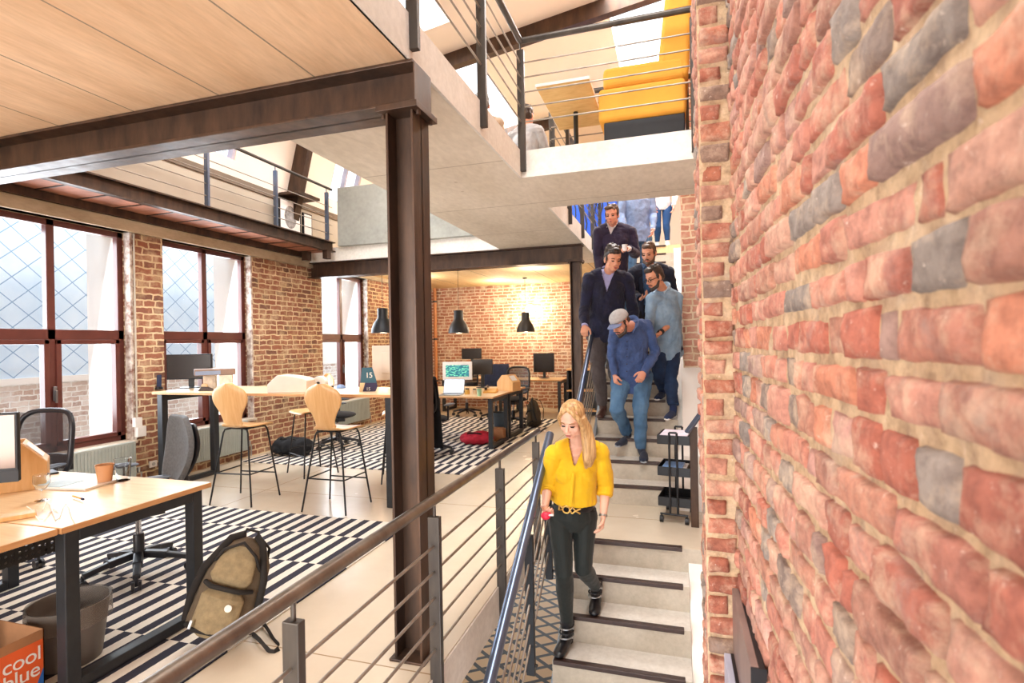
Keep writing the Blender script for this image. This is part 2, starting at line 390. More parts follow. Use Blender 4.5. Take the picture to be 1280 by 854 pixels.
# ---- outside facade
def slate_mat():
    t = NT('diamond_slate'); p = t.pos(); sx = t.n('ShaderNodeSeparateXYZ'); t.l(p, sx.inputs[0])
    def ax(sg):
        a = t.n('ShaderNodeMath', operation='MULTIPLY_ADD'); t.l(sx.outputs[1], a.inputs[0]); a.inputs[1].default_value = sg; t.l(sx.outputs[2], a.inputs[2])
        b = t.n('ShaderNodeMath', operation='ADD'); t.l(a.outputs[0], b.inputs[0]); b.inputs[1].default_value = 40
        c = t.n('ShaderNodeMath', operation='MODULO'); t.l(b.outputs[0], c.inputs[0]); c.inputs[1].default_value = .34
        d = t.n('ShaderNodeMath', operation='LESS_THAN'); t.l(c.outputs[0], d.inputs[0]); d.inputs[1].default_value = .018; return d.outputs[0]
    mx = t.n('ShaderNodeMath', operation='MAXIMUM'); t.l(ax(.9), mx.inputs[0]); t.l(ax(-.9), mx.inputs[1])
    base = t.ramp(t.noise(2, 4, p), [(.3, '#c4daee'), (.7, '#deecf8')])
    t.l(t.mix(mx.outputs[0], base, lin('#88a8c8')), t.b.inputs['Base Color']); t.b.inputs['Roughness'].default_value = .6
    return t.m
fac = bpy.data.objects.new('wall_opposite', None); C.objects.link(fac); fac['kind'] = 'structure'
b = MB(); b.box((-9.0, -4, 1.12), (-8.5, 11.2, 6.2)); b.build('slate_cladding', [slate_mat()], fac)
b = MB(); b.box((-9.0, -4, -3), (-8.48, 14, 1.1)); b.build('brick_plinth', [M_brickO], fac)
b = MB(); b.box((-9.0, -4, 1.06), (-8.40, 14, 1.14)); b.build('stone_ledge', [M_plaster], fac)
b = MB(); b.box((-12.0, 11.2, 1.1), (-8.5, 18, 4.4)); b.build('rendered_gable', [M_plaster], fac)
b = MB(); b.box((-9.2, -4, -3.1), (XO, 14, -3)); struct('floor_courtyard', b, [pm('pale_paving', '#cfc8bf', .9)], 'pale courtyard paving outside')
# ---- far wall, upper walls, right walls
b = MB(); b.box((XO, YF, -.2), (.6, YF+.3, ZC)); struct('wall_back', b, [M_brickF])
b = MB(); b.box((XO, YF, ZC), (.6, YF+.3, 7)); struct('wall_back_upper', b, [M_roof], 'cream wall of the upper floor at the back')
# low wall above the walkway and its capping
b = MB(); b.box((XL-.3, -3, 2.9), (XL-.02, YF, 3.80)); struct('wall_left_upper', b, [pm('beige_panelling', '#a69a8a', .8, var=.04, scale=1.5)], 'beige knee wall above the walkway')
b = MB(); b.box((XL-.02, -3, 3.70), (XL+.0, YF, 3.86)); struct('trim_5', b, [pm('dark_capping', '#6a5a4a', .6)], 'dark capping board along the knee wall')
# mansard roof: steep panel with roof windows, flat slope above
def roofX(z): return XL + (z-3.8)*.27
SKL = [(4.95, 5.75), (7.75, 8.55)]
b = MB(); zt, zb, s0, s1 = 5.15, 3.8, 4.0, 4.95
def rq(y0, y1, za, zc_):
    xa, xc = roofX(za), roofX(zc_)
    b.add([(xa, y0, za), (xa, y1, za), (xc, y1, zc_), (xc, y0, zc_), (xa-.12, y0, za), (xa-.12, y1, za), (xc-.12, y1, zc_), (xc-.12, y0, zc_)],
          [(0, 1, 2, 3), (7, 6, 5, 4), (0, 4, 5, 1), (1, 5, 6, 2), (2, 6, 7, 3), (3, 7, 4, 0)])
yy = -3
for y0, y1 in SKL:
    rq(yy, y0, zb, zt); rq(y0, y1, zb, s0); rq(y0, y1, s1, zt); yy = y1
rq(yy, YF+.3, zb, zt)
# upper slope with openings
def zr(x): return 5.15 + (x-roofX(5.15))*.15
HOLES = [(-.75, .15, 6.2, 9.0), (-1.3, .35, -.6, 3.4), (-4.2, -2.6, 3.2, 6.2), (-4.2, -2.6, 7.2, 9.6)]  # second opening out of view, added to light the bridge, stairs and near wall
xs = sorted({roofX(5.15), 1.2} | {h[0] for h in HOLES} | {h[1] for h in HOLES}); yss = sorted({-3, YF+.3} | {h[2] for h in HOLES} | {h[3] for h in HOLES})
for i in range(len(xs)-1):
    for j in range(len(yss)-1):
        cx, cy = (xs[i]+xs[i+1])/2, (yss[j]+yss[j+1])/2
        if any(h[0] < cx < h[1] and h[2] < cy < h[3] for h in HOLES): continue
        x0, x1, y0, y1 = xs[i], xs[i+1], yss[j], yss[j+1]
        b.add([(x0, y0, zr(x0)), (x1, y0, zr(x1)), (x1, y1, zr(x1)), (x0, y1, zr(x0)), (x0, y0, zr(x0)+.2), (x1, y0, zr(x1)+.2), (x1, y1, zr(x1)+.2), (x0, y1, zr(x0)+.2)],
              [(0, 3, 2, 1), (4, 5, 6, 7), (0, 1, 5, 4), (1, 2, 6, 5), (2, 3, 7, 6), (3, 0, 4, 7)])
struct('ceiling', b, [M_roof], fix=False)
for n_, (y0, y1) in enumerate(SKL):
    w = bpy.data.objects.new('window_%d' % (n_+4), None); C.objects.link(w); w['kind'] = 'structure'
    q = MB()
    for ya in (y0, (y0+y1)/2-.02, y1-.04): q.bar((roofX(s0)-.06, ya+.02, s0), (roofX(s1)-.06, ya+.02, s1), .04, .08, (1, 0, 0))
    for zz in (s0, s1): q.bar((roofX(zz)-.06, y0, zz), (roofX(zz)-.06, y1, zz), .06, .05)
    q.build('window_frame', [pm('lilac_grey_frame', '#b0a8b4', .5)], w)
# rafters
for yb in (1.2, 6.85, 9.6):
    b = MB(); b.bar((roofX(3.4)+.12, yb, 3.4), (roofX(5.15)+.1, yb, 5.12), .12, .22, (1, 0, 0))
    b.bar((roofX(5.15)+.02, yb, 5.08), (1.2, yb, zr(1.2)-.1), .12, .22); b.box((roofX(3.9)+.0, yb-.25, 3.76), (roofX(3.9)+.35, yb+.25, 3.80))
    struct('trim_%d' % (6+int(yb > 2)+int(yb > 8)), b, [M_steel], 'dark steel rafter under the roof lining')
# ---- upper slabs
b = MB(); b.box((XO, -3, ZC), (-1.177, 2.36, Z2)); struct('ceiling_near', b, [M_ply], 'formwork-marked ceiling over the near desks')
b = MB(); b.box((-2.37, 2.36, ZC), (-1.185, 9.14, Z2)); struct('floor_gangway', b, [M_slab], 'pale concrete gangway slab seen from below')
b = MB(); b.box((-1.185, 4.21, ZC), (.25, 5.22, Z2)); struct('floor_bridge', b, [M_slab], 'concrete bridge slab over the landing')
b = MB(); b.box((-1.187, -3, ZC), (-1.168, 4.215, Z2+.003)); b.box((-1.185, 4.195, ZC), (.25, 4.213, Z2+.003)); b.box((-1.187, 5.22, ZC), (-1.168, 9.135, Z2+.003))
struct('trim_9', b, [M_slabedge], 'pale slab edges around the stair opening')
b = MB(); b.box((XO, 7.3, ZC), (-2.37, YF, Z2)); b.box((-2.37, 9.14, ZC), (.6, YF, Z2)); struct('ceiling_far', b, [M_plyF], 'ceiling over the far desks')
b = MB(); b.box((XO, 7.28, ZC), (-2.38, 7.3, Z2)); struct('trim_10', b, [M_slabedge], 'pale edge of the far slab under the parapet')
b = MB(); b.box((-5.02, 7.22, Z2), (-2.38, 7.32, 3.98)); struct('wall_parapet', b, [M_panel], 'grey concrete parapet above the far beam', bevel=.01)
# beams and columns
def ibeam(x0, x1, y, z0, z1, w=.2, name='steel_beam', label=''):
    q = MB(); tf = .016
    q.box((x0, y-w/2, z0), (x1, y+w/2, z0+tf)); q.box((x0, y-w/2, z1-tf), (x1, y+w/2, z1)); q.box((x0, y-.007, z0), (x1, y+.007, z1))
    return struct(name, q, [M_steel], label, bevel=.003)
ibeam(XO, -1.15, 2.36, 2.635, 2.842, .2, label='dark steel beam under the near ceiling'); ibeam(XO, -1.19, 7.36, 2.60, 2.842, .2, label='dark steel beam across the far room')
b = MB(); b.box((-1.152, 2.27, 2.65), (-1.145, 2.45, 2.83)); struct('steel_beam_end', b, [M_steel], 'end plate of the near steel beam')
def column(x0, x1, y0, y1, label):
    q = MB(); tf = .013
    q.box((x0, y0, 0), (x0+tf, y1, 2.62)); q.box((x1-tf, y0, 0), (x1, y1, 2.62)); q.box((x0, (y0+y1)/2-.006, 0), (x1, (y0+y1)/2+.006, 2.62))
    q.box((x0-.035, y0-.03, 2.605), (x1+.035, y1+.03, 2.635)); q.box((x0-.02, y0-.02, 0), (x1+.02, y1+.02, .012))
    for sx in (x0-.02, x1+.02):
        for sy in (y0+.02, y1-.02): q.lathe([(.012, 0), (.012, .03)], (sx, sy, 2.585), 6)
    return struct('steel_column', q, [M_steel], label, bevel=.002)
column(-1.30, -1.155, 2.265, 2.435, 'rusty brown steel column beside the office railing'); column(-1.36, -1.22, 7.27, 7.45, 'dark steel column at the foot of the upper stairs')
# ---- walkway along the windows
b = MB(); b.box((XL, -3, 2.985), (-5.12, 7.22, 3.08)); struct('floor_walkway', b, [pm('clay_soffit', '#a8705a', .7, var=.15, scale=3, stretch=(1, 2.5, 1))], 'walkway deck with clay coloured soffit boards')
b = MB()
for k in range(26): b.box((XL+.04, -2+.36*k, 2.978), (-5.14, -2+.36*k+.02, 2.986))
struct('trim_11', b, [M_steel], 'joints between the soffit boards')
b = MB(); b.box((-5.14, -3, 2.97), (-5.06, 7.22, 2.985)); b.box((-5.14, -3, 3.11), (-5.06, 7.22, 3.125)); b.box((-5.125, -3, 2.97), (-5.115, 7.22, 3.125))
b.box((XL, -3, 2.90), (XL+.07, 7.22, 2.98)); b.box((-5.14, 7.0, 2.845), (-5.06, 7.1, 2.98)); b.box((XL+.1, 7.0, 2.84), (XL+.2, 7.1, 2.98)); struct('trim_12', b, [M_steel], 'steel channels carrying the walkway')
# ---- stairs
st = bpy.data.objects.new('stairs', None); C.objects.link(st); tag(st, 'concrete staircase with dark nosing strips', None, None, 'structure')
def flight(k0, k1, y0, xa, xb, name, zlow):
    prof = []
    q = MB()
    for k in range(k0, k1+1):
        yk = y0 + (k-1)*.245
        q.box((xa, yk, .17*k-.22), (xb, yk+.245+.25, .17*k))
    return q
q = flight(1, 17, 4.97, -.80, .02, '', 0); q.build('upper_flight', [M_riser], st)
q = MB()
for k in range(1, 18): q.box((-.80, stair_y(k)+.004, .17*k-.006), (.02, stair_y(k)+.245, .17*k+.001))
for k in range(4): yk = 4.02-.245*k; q.box((-.77, yk+.004-.245, -.17*(k+1)-.006), (.07, yk, -.17*(k+1)+.001))
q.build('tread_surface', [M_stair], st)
q = MB()
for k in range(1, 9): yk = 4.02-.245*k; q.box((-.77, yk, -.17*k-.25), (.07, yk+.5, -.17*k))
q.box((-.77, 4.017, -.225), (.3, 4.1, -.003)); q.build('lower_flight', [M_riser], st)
for k in range(0, 9):
    yk = 4.02-.245*k; q = MB(); q.box((-.765, yk-(.006 if k else .014), -.17*k-.022), (.03, yk+.038, -.17*k+.006)); q.build('nosing_strip', [M_nosing], st, bevel=.003)
for k in range(1, 19):
    yk = stair_y(k); q = MB(); q.box((-.79 if k < 18 else -.3, yk-.006, .17*k-.022), (-.10, yk+.038, .17*k+.006)); q.build('nosing_strip', [M_nosing], st, bevel=.003)
b = MB()   # plastered stringer walls on the right of the flights
b.prism([(4.90, 0), (stair_y(18), 3.0), (9.2, 2.2), (4.9, -.2)], 0, .02, .31); b.prism([(5.3, .40), (6.3, 1.28), (6.3, .9), (5.3, .1)], 0, .07, .31)
struct('wall_stringer_upper', b, [M_plaster], 'white plastered wall beside the upper flight')
b = MB(); b.prism([(4.02, -.10), (2.0, -1.50), (2.0, -2.2), (4.02, -.8)], 0, .072, .31); struct('wall_stringer_lower', b, [M_plaster], 'white plastered ledge beside the lower flight')
b = MB(); b.prism([(4.0, -.25), (1.6, -1.92), (1.6, -2.17), (4.0, -.5)], 0, -.80, -.775); b.prism([(4.9, .05), (9.1, 2.96), (9.1, 2.71), (4.9, -.2)], 0, -.83, -.802)
struct('trim_13', b, [pm('grey_steel_stringer', '#8e9aa6', .4, .4)], 'grey steel stringers along the left of the stairs')
# far right walls
b = MB(); b.box((.30, 2.3, -3), (.6, YF, 7)); b.box((.095, 6.2, 1.0), (.31, 6.8, 7)); struct('wall_right_far', b, [M_brickR], 'brick wall rising beside the upper flight')
# blue screen upstairs
# ---- near brick wall with real courses
random.seed(5)
PAL = ['#bc8070', '#ba7e6c', '#a86656', '#c08a7a', '#be8878', '#c48268', '#b87a6a', '#bc9086', '#9c8078', '#908680', '#b8826e', '#c49684', '#b26a58', '#86766e', '#b88878', '#a87868']
def brickwall(name, O, S, N, s1, z0, z1, course, joint, lens, label, pal=PAL, amp=.012, res=.011, seed=1, mats=None):
    rnd = random.Random(seed); O, S, N = Vector(O), Vector(S).normalized(), Vector(N).normalized(); Zv = Vector((0, 0, 1))
    V = []; Fc = []; Cl = []
    def addgrid(sa, sb, za, zb, col, isb):
        nu = max(4, min(26, int((sb-sa)/res)+2)); nv = max(4, min(14, int((zb-za)/res)+2)); base = len(V)
        off = rnd.uniform(-.004, .005); tz = rnd.uniform(-.05, .05); wear = rnd.uniform(.6, 1.3)
        if isb:
            jit = [rnd.uniform(-.004, .004) for _ in range(4)]
        for j in range(nv):
            for i in range(nu):
                u = i/(nu-1); v = j/(nv-1); s = sa+(sb-sa)*u; z = za+(zb-za)*v
                if isb:
                    s += (jit[0]*(1-v)+jit[1]*v)*(1 if u > .5 else -1)
                    z += (jit[2]*(1-u)+jit[3]*u)*(1 if v > .5 else -1) + tz*(s-(sa+sb)/2)*.5
                P0 = O + S*s + Zv*z
                if isb:
                    e = min(u, 1-u)*(sb-sa); e2 = min(v, 1-v)*(zb-za); d = 1-math.exp(-e/.005); d2 = 1-math.exp(-e2/.005)
                    edge = min(d, d2); ns = noise.fractal(P0*22+Vector((seed, 0, rnd.random()*0)), 1.0, 2.1, 4); n2 = noise.noise(P0*9)
                    h = -.008 + (.010+amp*wear+off)*edge + ns*.0060 + n2*.004
                    if i in (0, nu-1) or j in (0, nv-1): h = -.02
                    wob = Vector((0, 0, 1))*noise.noise(P0*26)*.003 + S*noise.noise(P0*24+Vector((7, 3, 1)))*.003
                    P0 = P0 + wob
                else:
                    h = noise.fractal(P0*17, 1., 2., 4)*.0045 + noise.noise(P0*4)*.003
                V.append(P0 + N*h)
        for j in range(nv-1):
            for i in range(nu-1):
                Fc.append((base+j*nu+i, base+j*nu+i+1, base+(j+1)*nu+i+1, base+(j+1)*nu+i)); Cl.append(col)
    # mortar bed
    ns_, nz_ = int(s1/.02)+2, int((z1-z0)/.02)+2; base = len(V)
    for j in range(nz_):
        for i in range(ns_):
            P0 = O + S*(s1*i/(ns_-1)) + Zv*(z0+(z1-z0)*j/(nz_-1))
            V.append(P0 + N*(noise.fractal(P0*17, 1., 2., 4)*.005+noise.noise(P0*4)*.003))
    mc = (0, 0, 0, 0)
    for j in range(nz_-1):
        for i in range(ns_-1):
            Fc.append((base+j*ns_+i, base+j*ns_+i+1, base+(j+1)*ns_+i+1, base+(j+1)*ns_+i)); Cl.append(mc)
    z = z0; row = 0
    while z < z1-.02:
        hh = course*rnd.uniform(.92, 1.08); s = 0 if lens is None else -rnd.random()*.1
        if isinstance(lens, tuple):   # fixed pattern (pier)
            L = lens[row % len(lens)]; segs = [(L[k], L[k+1]) for k in range(0, len(L), 2)]
        else:
            segs = []; s = -rnd.random()*.1
            while s < s1:
                l = rnd.choice([.06, .09, .10, .11, .18, .20, .21, .13]) * rnd.uniform(.85, 1.1)
                if s+l > .002: segs.append((max(s, 0)+joint/2, min(s+l, s1)-joint/2))
                s += l
        for a, c in segs:
            if c-a < .02: continue
            g = rnd.random(); col = lin(rnd.choice(pal)); k = rnd.uniform(.9, 1.12); col = tuple(min(1, x*k) for x in col[:3])+(1,)
            addgrid(a, c, z+joint/2+rnd.uniform(-.002, .003), z+hh-joint/2+rnd.uniform(-.003, .003), col, True)
        z += hh; row += 1
    me = bpy.data.meshes.new(name); me.from_pydata([tuple(v) for v in V], [], Fc)
    at = me.color_attributes.new('brick', 'FLOAT_COLOR', 'CORNER')
    arr = np.repeat(np.array(Cl, dtype=np.float32), 4, axis=0).ravel(); at.data.foreach_set('color', arr)
    me.polygons.foreach_set('use_smooth', [True]*len(me.polygons)); me.materials.append(mats); me.update()
    # orient normals
    if me.polygons[0].normal.dot(N) < 0: me.flip_normals()
    o = bpy.data.objects.new(name, me); C.objects.link(o); o['kind'] = 'structure'
    if label: o['label'] = label
    return o
def nearbrick():
    t = NT('hand_made_brick'); p = t.pos()
    a = t.n('ShaderNodeAttribute', attribute_name='brick')
    mort = t.ramp(t.noise(14, 6, p, .65), [(.3, '#b49a7a'), (.7, '#d8c0a0')])
    c = t.mix(a.outputs['Alpha'], mort, a.outputs['Color'])
    n1 = t.noise(30, 8, p, .7)
    c = t.mix(.8, c, t.ramp(n1, [(.32, (.50, .42, .40, 1)), (.58, (1.1, 1.05, 1.0, 1))]), 'MULTIPLY')
    # pale mortar smears and grey soot
    c = t.mix(t.ramp(t.noise(11, 7, p, .72), [(.48, (0, 0, 0, 1)), (.68, (.6, .6, .6, 1))]), c, lin('#dcc0a4'))
    c = t.mix(t.ramp(t.noise(7, 7, p, .7, .5), [(.56, (0, 0, 0, 1)), (.75, (.6, .6, .6, 1))]), c, lin('#9c8f88'))
    c = t.mix(t.ramp(t.noise(55, 5, p, .7), [(.62, (0, 0, 0, 1)), (.75, (.7, .7, .7, 1))]), c, lin('#f0dccb'))
    t.l(c, t.b.inputs['Base Color']); t.b.inputs['Roughness'].default_value = .85
    t.bump(t.noise(70, 9, p, .75), .9, .006); return t.m
M_near = nearbrick()
SW = Vector((.0385, -1, 0)).normalized(); NW = Vector((-1, -.0385, 0))
brickwall('wall_right', (.212, 2.1, -.75), SW, NW, 2.45, 0, 3.9, .079, .001, 'r', 'rough red brick wall beside the camera', seed=3, mats=M_near, amp=.010)
P = ((.003, .086), (.003, .137))
brickwall('wall_right_pier', (.100, 2.1, -.9), (1, 0, 0), (0, -1, 0), .13, 0, 4.9, .073, .003, ((.0, .118), (.0, .086), (.0, .110), (.0, .118), (.0, .080)), 'brick pier beyond the near brick wall', seed=8, mats=M_near, amp=.013, pal=['#a86a56', '#a0604c', '#b07460', '#b88470', '#8a7264', '#a86a56', '#b07058'])
brickwall('wall_right_pier_flank', (.108, 2.5, -.9), (0, -1, 0), (-1, 0, 0), .4, 0, 4.9, .073, .008, 'r', 'left flank of the brick pier', seed=9, mats=M_near, amp=.008)
b = MB(); b.box((.118, 2.115, -1), (.6, 2.495, 6.8)); b.prism([(.24, 2.12), (.33, -.4), (.7, -.4), (.7, 2.12)], 2, -1, 6.8); struct('wall_right_core', b, [M_near], 'core of the near brick wall')

b = MB(); b.box((XO, -3.3, -3.2), (.7, -3.0, 7)); b.box((.6, -3.3, -3.2), (.75, YF, 7)); struct('wall_front_blocker', b, [M_plaster], 'plain unseen wall behind the viewer, added to block sky light')  # unseen, added to keep sky light off the near brick wall
# ================================================================== RAILINGS
def nose(y): return .17 + (y-4.97)*.694
def railing(name, label, segs, rods, railh, r=.024, mr=None, mp=None, md=None, postw=.055, group=None, drop=.15, rr=.0065, off=(0, 0, 0)):
    """segs: list of (start, end, post positions as 0..1 list); points are at floor level"""
    t = thing(name, label, 'railing', segs[0][0]); mr = mr or M_rail; mp = mp or M_post; md = md or M_rod
    for a, c, posts in segs:
        a, c = Vector(a), Vector(c); d = (c-a); dn = d.normalized(); hz = Vector((dn.x, dn.y, 0)).normalized(); sd = Vector((hz.y, -hz.x, 0))
        q = MB(); q.tube([a+U_*railh, c+U_*railh], r, 16); q.build('top_rail', [mr], t, smooth=True, world=True, bevel=.004)
        for z in rods:
            q = MB(); q.tube([a+U_*z, c+U_*z], rr, 8); q.build('rod', [md], t, smooth=True, world=True)
        for f in posts:
            p = a + d*f; q = MB()
            q.box((-postw/2, -.016, -drop), (postw/2, .016, railh-.075), M=Matrix.Translation(p) @ Matrix(((sd.x, hz.x, 0), (sd.y, hz.y, 0), (0, 0, 1))).to_4x4())
            q.tube([p+U_*(railh-.08), p+U_*(railh-.02)], .008, 8)
            q.lathe([(.012, 0), (.012, .012)], p+Vector((0, 0, -drop+.05))+sd*-.03, 6)
            q.build('post', [mp], t, world=True, bevel=.003)
    return t
RODS = [.135, .25, .365, .48, .595]
railing('office_railing', 'long steel railing with round handrail along the office floor edge', [((-1.045, -.2, 0), (-1.045, 4.10, 0), [.12, .340, .556, .775, .983])], RODS, .80, drop=.19)
railing('stair_railing', 'blued steel handrail and rods beside the woman in yellow', [((-.82, 3.55, .045), (-.82, 1.2, -1.585), [.04, .25, .60])], RODS, .83, mr=M_bluesteel, mp=M_black, drop=.05, postw=.05, r=.028)
railing('stair_railing', 'steel handrail of the upper flight, gripped by the man in the cardigan', [((-.84, 4.78, .07), (-.84, 9.15, 3.10), [.02, .27, .52, .78, 1.0])], RODS, .86, mr=M_bluesteel, mp=M_black, drop=.05, postw=.05)
UR = [.23, .35, .47, .59, .71]
railing('gallery_railing', 'upper floor railing that turns along the bridge edge', [((-1.155, -.5, Z2), (-1.155, 4.18, Z2), [.17, .38, .595, .80, 1.0]), ((-1.155, 4.18, Z2), (.22, 4.18, Z2), [.96])], UR, .89, drop=.17, mr=M_post, mp=M_post, md=M_rod, postw=.06)
railing('gallery_railing', 'upper floor railing behind the men, past the bridge', [((-1.155, 5.26, Z2), (-1.155, 9.05, Z2), [.02, .26, .5, .75, .98])], UR, .89, drop=.17, mr=M_post)
railing('bridge_back_railing', 'thin dark railing at the back of the bridge behind the yellow sofa', [((-1.14, 5.24, Z2), (.22, 5.24, Z2), [.12, .95])], UR, .89, drop=.0, mr=M_post)
railing('gallery_railing', 'grey railing on the far side of the gangway', [((-2.34, 2.6, Z2), (-2.34, 7.2, Z2), [.1, .35, .6, .9])], UR, .89, drop=.0, mr=M_post)
railing('walkway_railing', 'bluish steel railing along the window walkway', [((-5.10, .5, 3.11), (-5.10, 7.2, 3.11), [.2, .42, .65, .815, .98])], [.14, .28, .42, .56], .84, drop=.0, mp=M_bluesteel, mr=M_post, r=.02)
t = thing('handrail_post', 'dark brown steel end post with sloping cap beside the trolley', 'post', (.135, 4.50, 0))
q = MB(); q.box((-.03, -.015, 0), (.03, .015, .80)); q.build('post', [M_steel], t, bevel=.003)
q = MB(); q.bar((-.05, -.03, .76), (.06, .06, .90), .05, .02); q.build('cap_plate', [M_bluesteel], t, bevel=.003)
# ================================================================== RUGS
def rug_mat(name, y0):
    t = NT(name); p = t.pos(); sx = t.n('ShaderNodeSeparateXYZ'); t.l(p, sx.inputs[0])
    def M_(op, a, b, c=None):
        d = t.n('ShaderNodeMath', operation=op)
        for i, v in enumerate((a, b, c)):
            if v is None: continue
            if hasattr(v, 'node'): t.l(v, d.inputs[i])
            else: d.inputs[i].default_value = v
        return d.outputs[0]
    row = M_('FLOOR', M_('DIVIDE', M_('ADD', sx.outputs[1], 50-y0), .5), 0)
    par = M_('MODULO', row, 2)
    xs_ = M_('ADD', M_('MULTIPLY_ADD', par, .0625, sx.outputs[0]), 50)
    jog = M_('MULTIPLY', M_('SUBTRACT', t.noise(60, 2, p), .5), .006)
    md = M_('MODULO', M_('ADD', xs_, jog), .125)
    lt = M_('LESS_THAN', md, .0625)
    c = t.mix(lt, lin('#e9e2d6'), lin('#262636'))
    c = t.mix(.25, c, t.ramp(t.noise(220, 3, p), [(.3, (.6, .6, .6, 1)), (.7, (1, 1, 1, 1))]), 'MULTIPLY')
    t.l(c, t.b.inputs['Base Color']); t.b.inputs['Roughness'].default_value = .92
    t.bump(t.noise(300, 2, p), .3, .003); return t.m
M_rug = rug_mat('striped_carpet', .1)
def rug(x0, x1, y0, y1, label):
    q = MB()
    def fn(u, v):
        x, y = x0+(x1-x0)*u, y0+(y1-y0)*v
        return Vector((x, y, .0085 + .001*noise.noise(Vector((x*3, y*3, 0)))))
    q.grid(40, 50, fn); q.box((x0, y0, .0005), (x1, y1, .006))
    o = q.build('striped_rug', [M_rug], None); return tag(o, label, 'rug')
rug(XL+.15, -2.13, -1.4, 3.99, 'black and white striped rug under the near desks')
rug(XL+.15, -2.15, 5.66, 10.1, 'black and white striped rug under the far desks')
# ================================================================== DESKS
def desk(loc, w, d, h, label, name='office_desk', cat='desk', rz=0, group=None, bar_=True, leg=.06, inset=.03):
    t = thing(name, label, cat, loc, rz, group)
    q = MB(); q.box((0, 0, h-.028), (w, d, h)); q.build('tabletop', [M_oak], t, bevel=.003)
    q = MB(); q.box((-.002, -.002, h-.026), (w+.002, .001, h-.002)); q.box((w-.001, 0, h-.026), (w+.002, d, h-.002)); q.box((-.002, 0, h-.026), (.001, d, h-.002)); q.build('edge_band', [M_oakedge], t)
    for x in (inset, w-inset-leg):
        for y in (.03, d-.03-leg):
            q = MB(); q.box((x, y, 0), (x+leg, y+leg, h-.028)); q.build('leg', [M_char], t, bevel=.004)
        q = MB(); q.box((x, .03+leg, h-.028-leg), (x+leg, d-.03-leg, h-.029)); q.build('cross_bar', [M_char], t, bevel=.004)
        if bar_: q = MB(); q.box((x, .03+leg, 0.001), (x+leg, d-.03-leg, .05)); q.build('foot_bar', [M_char], t, bevel=.004)
    q = MB(); q.box((inset+leg, d/2-.02, h-.07), (w-inset-leg, d/2+.02, h-.029)); q.build('under_beam', [M_char], t)
    return t
desk((-4.10, 1.60, .011), 1.61, .76, .74, 'oak topped desk with dark frame holding the cups, nearest the khaki backpack')
desk((-4.10, .82, .011), 1.60, .77, .74, 'oak topped desk in the bottom left corner above the cardboard box', inset=.42)
desk((-5.34, 4.33, 0), 2.88, .80, 1.045, 'long counter-height oak table with dark frame between the window wall and the column', 'high_table', 'table', leg=.07)
desk((-4.08, 7.04, .011), 1.65, .83, .74, 'oak desk holding the green cup and the code monitor')
desk((-4.08, 7.89, .011), 1.65, .83, .74, 'oak desk behind the code monitor, holding the house-shaped wooden caddy')
desk((-3.35, 10.5, 0), 1.18, .75, .74, 'small desk with one monitor by the far brick wall, right of the swivel chairs')
desk((-5.0, 10.9, 0), 1.45, .75, .74, 'desk against the far brick wall behind the code monitor')
# perforated tray below the near corner desk
def perf_mat():
    t = NT('perforated_black_sheet'); p = t.obj(); sx = t.n('ShaderNodeSeparateXYZ'); t.l(p, sx.inputs[0])
    cb = t.n('ShaderNodeCombineXYZ'); t.l(sx.outputs[1], cb.inputs[0]); t.l(sx.outputs[2], cb.inputs[1])
    vo = t.n('ShaderNodeTexVoronoi', feature='F1'); vo.inputs['Scale'].default_value = 38; vo.inputs['Randomness'].default_value = 0; t.l(cb.outputs[0], vo.inputs['Vector'])
    lt = t.n('ShaderNodeMath', operation='GREATER_THAN'); t.l(vo.outputs['Distance'], lt.inputs[0]); lt.inputs[1].default_value = .27
    t.l(lt.outputs[0], t.b.inputs['Alpha']); t.b.inputs['Base Color'].default_value = lin('#1c1a1a'); t.b.inputs['Roughness'].default_value = .4; return t.m
q = MB(); q.box((-.002, 0, .53), (.002, .84, .70)); q.box((-.15, 0, .53), (.0, .84, .534))
for y in (.05, .77): q.box((-.012, y, .53), (-.002, y+.02, .710))
tag(q.build('cable_tray', [perf_mat()]), 'black perforated cable tray hanging under the near desks', 'tray').location = (-2.85, 1.0, .011)
